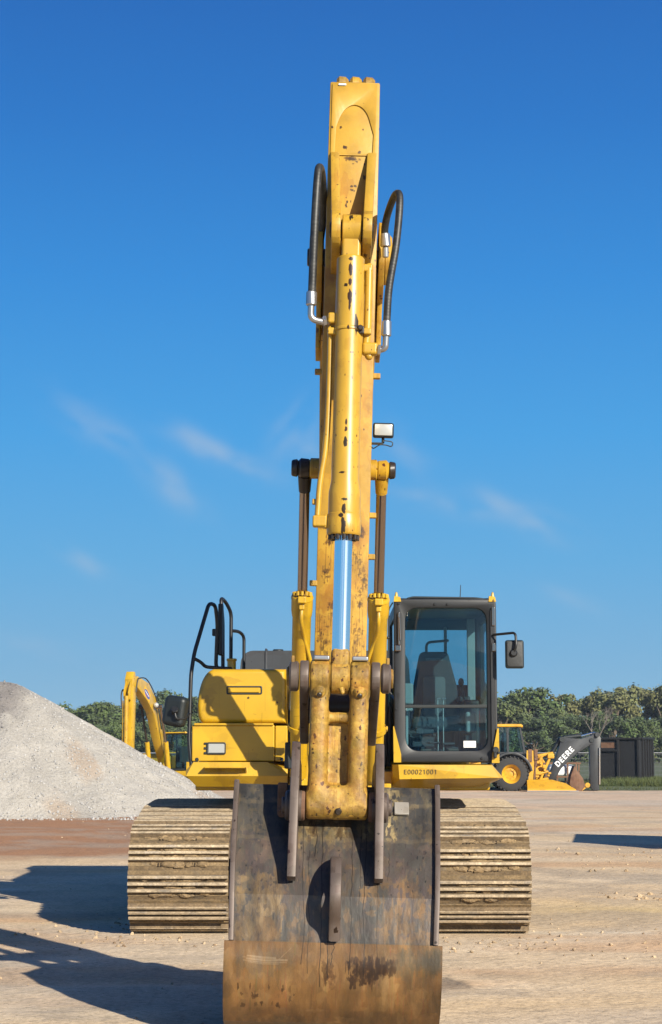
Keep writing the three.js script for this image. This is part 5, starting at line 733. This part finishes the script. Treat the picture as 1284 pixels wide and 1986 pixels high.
// ------------------------------------------------------------------ wheel loader standing to the right, its shadow falls into the yard
{
  const L = thing('wheel_loader', 'yellow wheel loader parked to the right with its bucket raised low', 'wheel loader', [10.65, 0, -11.0], -.15);
  for (const [x, z] of [[-1.5, 1.1], [-1.5, -1.1], [1.6, 1.1], [1.6, -1.1]]) wheel(L, x, .72, z, .72, .55, M.machine_yellow);
  part('rear_body', [bbox(.3, 2.9, .7, 2.0, -.8, .8, .12)], M.machine_yellow, L); part('front_frame', [bbox(-2.1, .3, .6, 1.3, -.5, .5, .08)], M.machine_yellow, L);
  const c = part('cab', [bbox(-.5, .9, 1.3, 1.9, -.7, .7, .05), bbox(-.55, .95, 2.85, 2.98, -.75, .75, .05), ...[[-.45, .65], [-.45, -.65], [.85, .65], [.85, -.65]].map(([x, z]) => bbox(x - .05, x + .05, 1.85, 2.88, z - .05, z + .05, .01))], M.deere_grey, L);
  part('window_pane', [bbox(-.4, .8, 1.9, 2.85, .66, .666, 0)], M.glass, c); part('window_pane', [bbox(-.4, .8, 1.9, 2.85, -.666, -.66, 0)], M.glass, c); part('window_pane', [bbox(-.47, -.464, 1.9, 2.85, -.6, .6, 0)], M.glass, c);
  for (const z of [-.55, .55]) part('lift_arm', [front([[-1.0, 1.5], [-1.0, 1.85], [-2.6, 1.6], [-3.5, .95], [-3.4, .75], [-2.5, 1.2]], z - .08, z + .08, .01)], M.machine_yellow, L);
  part('loader_bucket', [front([[-3.4, .55], [-3.3, 1.3], [-3.55, 1.55], [-4.2, 1.75], [-4.2, 1.7], [-3.6, 1.45], [-3.42, 1.2], [-3.5, .68], [-4.7, .55], [-4.7, .48]], -1.35, 1.35, .005)], M.machine_yellow, L);
  for (const z of [-1.35, 1.32]) part('bucket_side', [front([[-3.45, .6], [-3.4, 1.25], [-3.6, 1.48], [-4.15, 1.7], [-4.65, .56]], z, z + .03, .003)], M.machine_yellow, L);
}

// ------------------------------------------------------------------ trees beyond the field
std('bark', [.10, .075, .05], { roughness: 1 });
std('leaf', [1, 1, 1], { roughness: .85, transmission: .3, thickness: 0, vertexColors: true, side: THREE.DoubleSide });
function treeGeometry(seed, h, w, leaves, tone, open = .5) { // a trunk with limbs, and leaf clumps spread through the crown
  const R = rngOf(seed), wood = [], clumps = [];
  wood.push(rod([0, -.1, 0], [(R() - .5) * .3, h * .45, (R() - .5) * .3], h * .028, h * .018, 8, .01));
  const nl = 11 + Math.floor(R() * 5);
  for (let i = 0; i < nl; i++) { const a = R() * 6.283, y0 = h * (.18 + .3 * R()), r = w * (.25 + .28 * R()), y1 = h * (.38 + .55 * R()), k = 1 - Math.max(0, (y1 / h - .62)) * 1.6, e = [Math.cos(a) * r * k, y1, Math.sin(a) * r * k]; wood.push(tube([[0, y0, 0], [e[0] * .45, mix(y0, y1, .55), e[2] * .45], e], h * .010, 8, 5)); clumps.push([...e, w * (.10 + .10 * R())]); for (let k2 = 0; k2 < 4; k2++) clumps.push([e[0] + (R() - .5) * w * .34, clamp(e[1] + (R() - .5) * h * .26, h * .10, h * .97), e[2] + (R() - .5) * w * .34, w * (.07 + .08 * R())]); }
  for (let i = 0; i < 6; i++) clumps.push([(R() - .5) * w * .3, h * (.78 + R() * .17), (R() - .5) * w * .3, w * (.07 + R() * .06)]);
  for (let i = 0; i < 12; i++) { const a = R() * 6.283; clumps.push([Math.cos(a) * w * .4 * R(), h * (.08 + R() * .2), Math.sin(a) * w * .4 * R(), w * (.09 + R() * .07)]); }
  const pos = [], col = [], n = V(), t = V(), b = V(), q = V();
  const wts = clumps.map((c) => c[3] ** 2), sum = wts.reduce((a, c) => a + c, 0);
  clumps.forEach((c, ci) => {
    const m = Math.round(leaves * wts[ci] / sum), ck = .75 + R() * .5, yel = R();
    for (let i = 0; i < m; i++) {
      n.set(R() - .5, R() - .5, R() - .5).normalize(); const rr = c[3] * Math.pow(R(), .4) * (1 + (R() - .5) * open); q.set(c[0] + n.x * rr, c[1] + n.y * rr * .8, c[2] + n.z * rr); if (q.y < .05) continue;
      n.x += (R() - .5) * 1.4; n.y += .3 + (R() - .5) * 1.4; n.z += (R() - .5) * 1.4; n.normalize(); t.set(R() - .5, R() - .5, R() - .5).cross(n).normalize(); b.crossVectors(n, t);
      const s = .09 + R() * .11, s2 = s * (.55 + R() * .4), P = (u, v) => [q.x + t.x * u + b.x * v, q.y + t.y * u + b.y * v, q.z + t.z * u + b.z * v], A = P(-s, 0), B = P(0, -s2), C = P(s, 0), D = P(0, s2); pos.push(...A, ...B, ...C, ...A, ...C, ...D);
      const k = ck * (.75 + R() * .5), cc = mix3(tone, [tone[0] * 1.5, tone[1] * 1.2, tone[2] * .9], yel * .6); for (let j = 0; j < 6; j++) col.push(cc[0] * k, cc[1] * k, cc[2] * k);
    }
  });
  const g = new THREE.BufferGeometry(); g.setAttribute('position', new THREE.Float32BufferAttribute(pos, 3)); g.setAttribute('color', new THREE.Float32BufferAttribute(col, 3)); g.computeVertexNormals();
  return { wood: join(wood), leaf: g };
}
const tones = [[.066, .108, .022], [.094, .130, .030], [.135, .150, .048], [.054, .090, .022]];
const kinds = [treeGeometry(1, 7, 6.2, 9500, tones[0]), treeGeometry(2, 7, 5.2, 8500, tones[1]), treeGeometry(3, 7, 4.2, 6200, tones[2], .9), treeGeometry(4, 7, 6.8, 9500, tones[3]), treeGeometry(5, 7, 3.6, 4200, tones[2], 1.0)];
const low = (D) => (D < 156 ? 'low ' : ''), kindNames = ['dense dark green broadleaf tree', 'mid green rounded tree', 'pale olive loose tree', 'wide very dark green tree', 'slender olive tree with open crown'];
function tree(px, top, D, kind, turn, where, wscale = 1) { // px and top: where the photograph shows the tree top
  const x = (px - 642) / 3400 * D, h = 1.7 + (1442 - top) / 3400 * D, T = thing('tree', `${low(D)}${kindNames[kind]} ${where}`, 'tree', [x, 0, 17.85 - D], turn, 'trees beyond the field'), k = h / 6.9;
  for (const [n, g, m] of [['trunk', kinds[kind].wood, M.bark], ['crown', kinds[kind].leaf, M.leaf]]) { const me = new THREE.Mesh(g, m); me.name = n; me.scale.set(k * wscale, k, k * wscale); me.castShadow = me.receiveShadow = true; T.add(me); }
}
const beyondHeap = 'beyond the gravel heap', behindRack = 'behind the backhoe loader', behindBox = 'behind the black container', behindEx = 'in the row behind the large excavator';
[[90, 1402, 168, 3, .3, beyondHeap, 1], [150, 1377, 172, 3, 1.2, beyondHeap, 1.1], [185, 1364, 165, 0, 2.2, beyondHeap, 1.1], [228, 1370, 170, 3, 3.1, beyondHeap, 1], [275, 1362, 172, 0, 4.0, beyondHeap, 1.1], [318, 1350, 168, 3, 5.2, beyondHeap, 1.15], [362, 1356, 172, 0, .9, beyondHeap, 1.1],
  [405, 1352, 170, 1, 2, behindEx], [450, 1358, 173, 0, 1, behindEx], [500, 1352, 170, 3, 3, behindEx], [550, 1360, 172, 1, 4, behindEx], [600, 1352, 170, 0, 5, behindEx], [650, 1356, 172, 3, 2.4, behindEx], [700, 1350, 170, 1, 1.1, behindEx], [750, 1356, 173, 0, .2, behindEx], [800, 1350, 170, 3, 5.6, behindEx], [850, 1352, 172, 0, 4.2, behindEx], [900, 1350, 170, 1, 3.3, behindEx], [945, 1356, 168, 3, 2.5, behindEx],
  [1012, 1336, 163, 0, 1.7, behindRack, 1.15], [978, 1362, 158, 1, .6, behindRack, 1], [1052, 1362, 166, 3, 2.9, behindRack, 1], [1092, 1352, 165, 4, 4.4, behindRack, 1], [1072, 1376, 160, 1, 5.1, behindRack, .9], [1126, 1352, 170, 1, 3.9, behindRack, .8], [1155, 1344, 168, 2, .8, behindBox, .9], [1190, 1344, 164, 2, 2.1, behindBox, 1], [1226, 1336, 166, 2, 3.6, behindBox, .95], [1258, 1340, 168, 4, 4.9, behindBox, 1.1], [1284, 1336, 165, 2, .4, behindBox, .95], [1330, 1342, 166, 1, 1.4, behindBox, 1], [1380, 1346, 168, 0, 2.8, behindBox, 1],
  [1110, 1392, 150, 3, 1.9, behindRack, 1.2], [1180, 1388, 150, 3, 3.9, behindBox, 1.2], [1240, 1392, 150, 0, 5.9, behindBox, 1.2], [1030, 1395, 150, 3, .4, behindRack, 1.2], [1295, 1392, 150, 3, 1.3, behindBox, 1.1], [290, 1404, 152, 3, 2.2, beyondHeap, 1.2], [215, 1408, 152, 0, 4.2, beyondHeap, 1.2], [150, 1420, 152, 3, 5.2, beyondHeap, 1.1], [350, 1404, 152, 3, 3.2, beyondHeap, 1.2]].forEach((a) => tree(...a));
{ // bare grey branches among the leaves
  const R = rngOf(64), w = []; const grow = (p, d, l, r, lv) => { const e = [p[0] + d[0] * l, p[1] + d[1] * l, p[2] + d[2] * l]; w.push(rod(p, e, r, r * .65, 5, .002)); if (lv < 4) for (let i = 0; i < 3; i++) { const q = V(d[0] + (R() - .5) * 1.2, d[1] + (R() - .25) * .7, d[2] + (R() - .5) * 1.2).normalize(); grow(e, [q.x, q.y, q.z], l * (.62 + R() * .2), r * .6, lv + 1); } };
  grow([0, 0, 0], [.02, 1, 0], 1.6, .1, 0); const T = thing('bare_tree', 'leafless grey brown tree behind the tip of the digging arm', 'tree', [(1150 - 642) / 3400 * 140, 0, 17.85 - 140]); part('branches', w, std('dead_bark', [.16, .135, .11], { roughness: 1 }), T); T.scale.setScalar(.95);
}
{ // grass blades along the edge of the field and weeds round the container
  const R = rngOf(88), pos = []; for (let i = 0; i < 7; i++) { const a = R() * 6.28, l = .6 + R() * .4, c = Math.cos(a), s = Math.sin(a), b = .25 + R() * .4; pos.push(c * .02 - s * .03, 0, s * .02 + c * .03, c * .02 + s * .03, 0, s * .02 - c * .03, c * b * l, l, s * b * l); }
  const g = new THREE.BufferGeometry(); g.setAttribute('position', new THREE.Float32BufferAttribute(pos, 3)); g.computeVertexNormals();
  const N = 16000, im = new THREE.InstancedMesh(g, std('blade', [1, 1, 1], { roughness: .9, side: THREE.DoubleSide }), N), mt = new THREE.Matrix4(), q = new THREE.Quaternion(), c = new THREE.Color();
  for (let i = 0; i < N; i++) { const weeds = i < 7000; const x = weeds ? 9.9 + R() * 6 : (R() - .5) * 44, z = weeds ? -50.2 - R() * 6.5 : -46.6 - Math.pow(R(), 1.5) * 16, s = weeds ? .14 + Math.pow(R(), 2) * .34 * sstep(9.5, 11.5, x) : .06 + R() * .14; q.setFromEuler(new THREE.Euler(0, R() * 6, 0)); mt.compose(V(x, hump(x, z) + .02, z), q, V(s, s, s)); im.setMatrixAt(i, mt); const k = .7 + R() * .6, y = R(); c.setRGB((.05 + y * .04) * k, (.075 + y * .025) * k, .024 * k); im.setColorAt(i, c); }
  im.name = 'tall_grass'; im.userData = { kind: 'stuff', label: 'green weeds and grass along the edge of the yard', category: 'grass' }; im.castShadow = im.receiveShadow = true; scene.add(im);
}
scene.fog = new THREE.FogExp2(new THREE.Color(.72, .84, 1.0), .0003); // thin morning haze over the field
renderer.render(scene, camera);
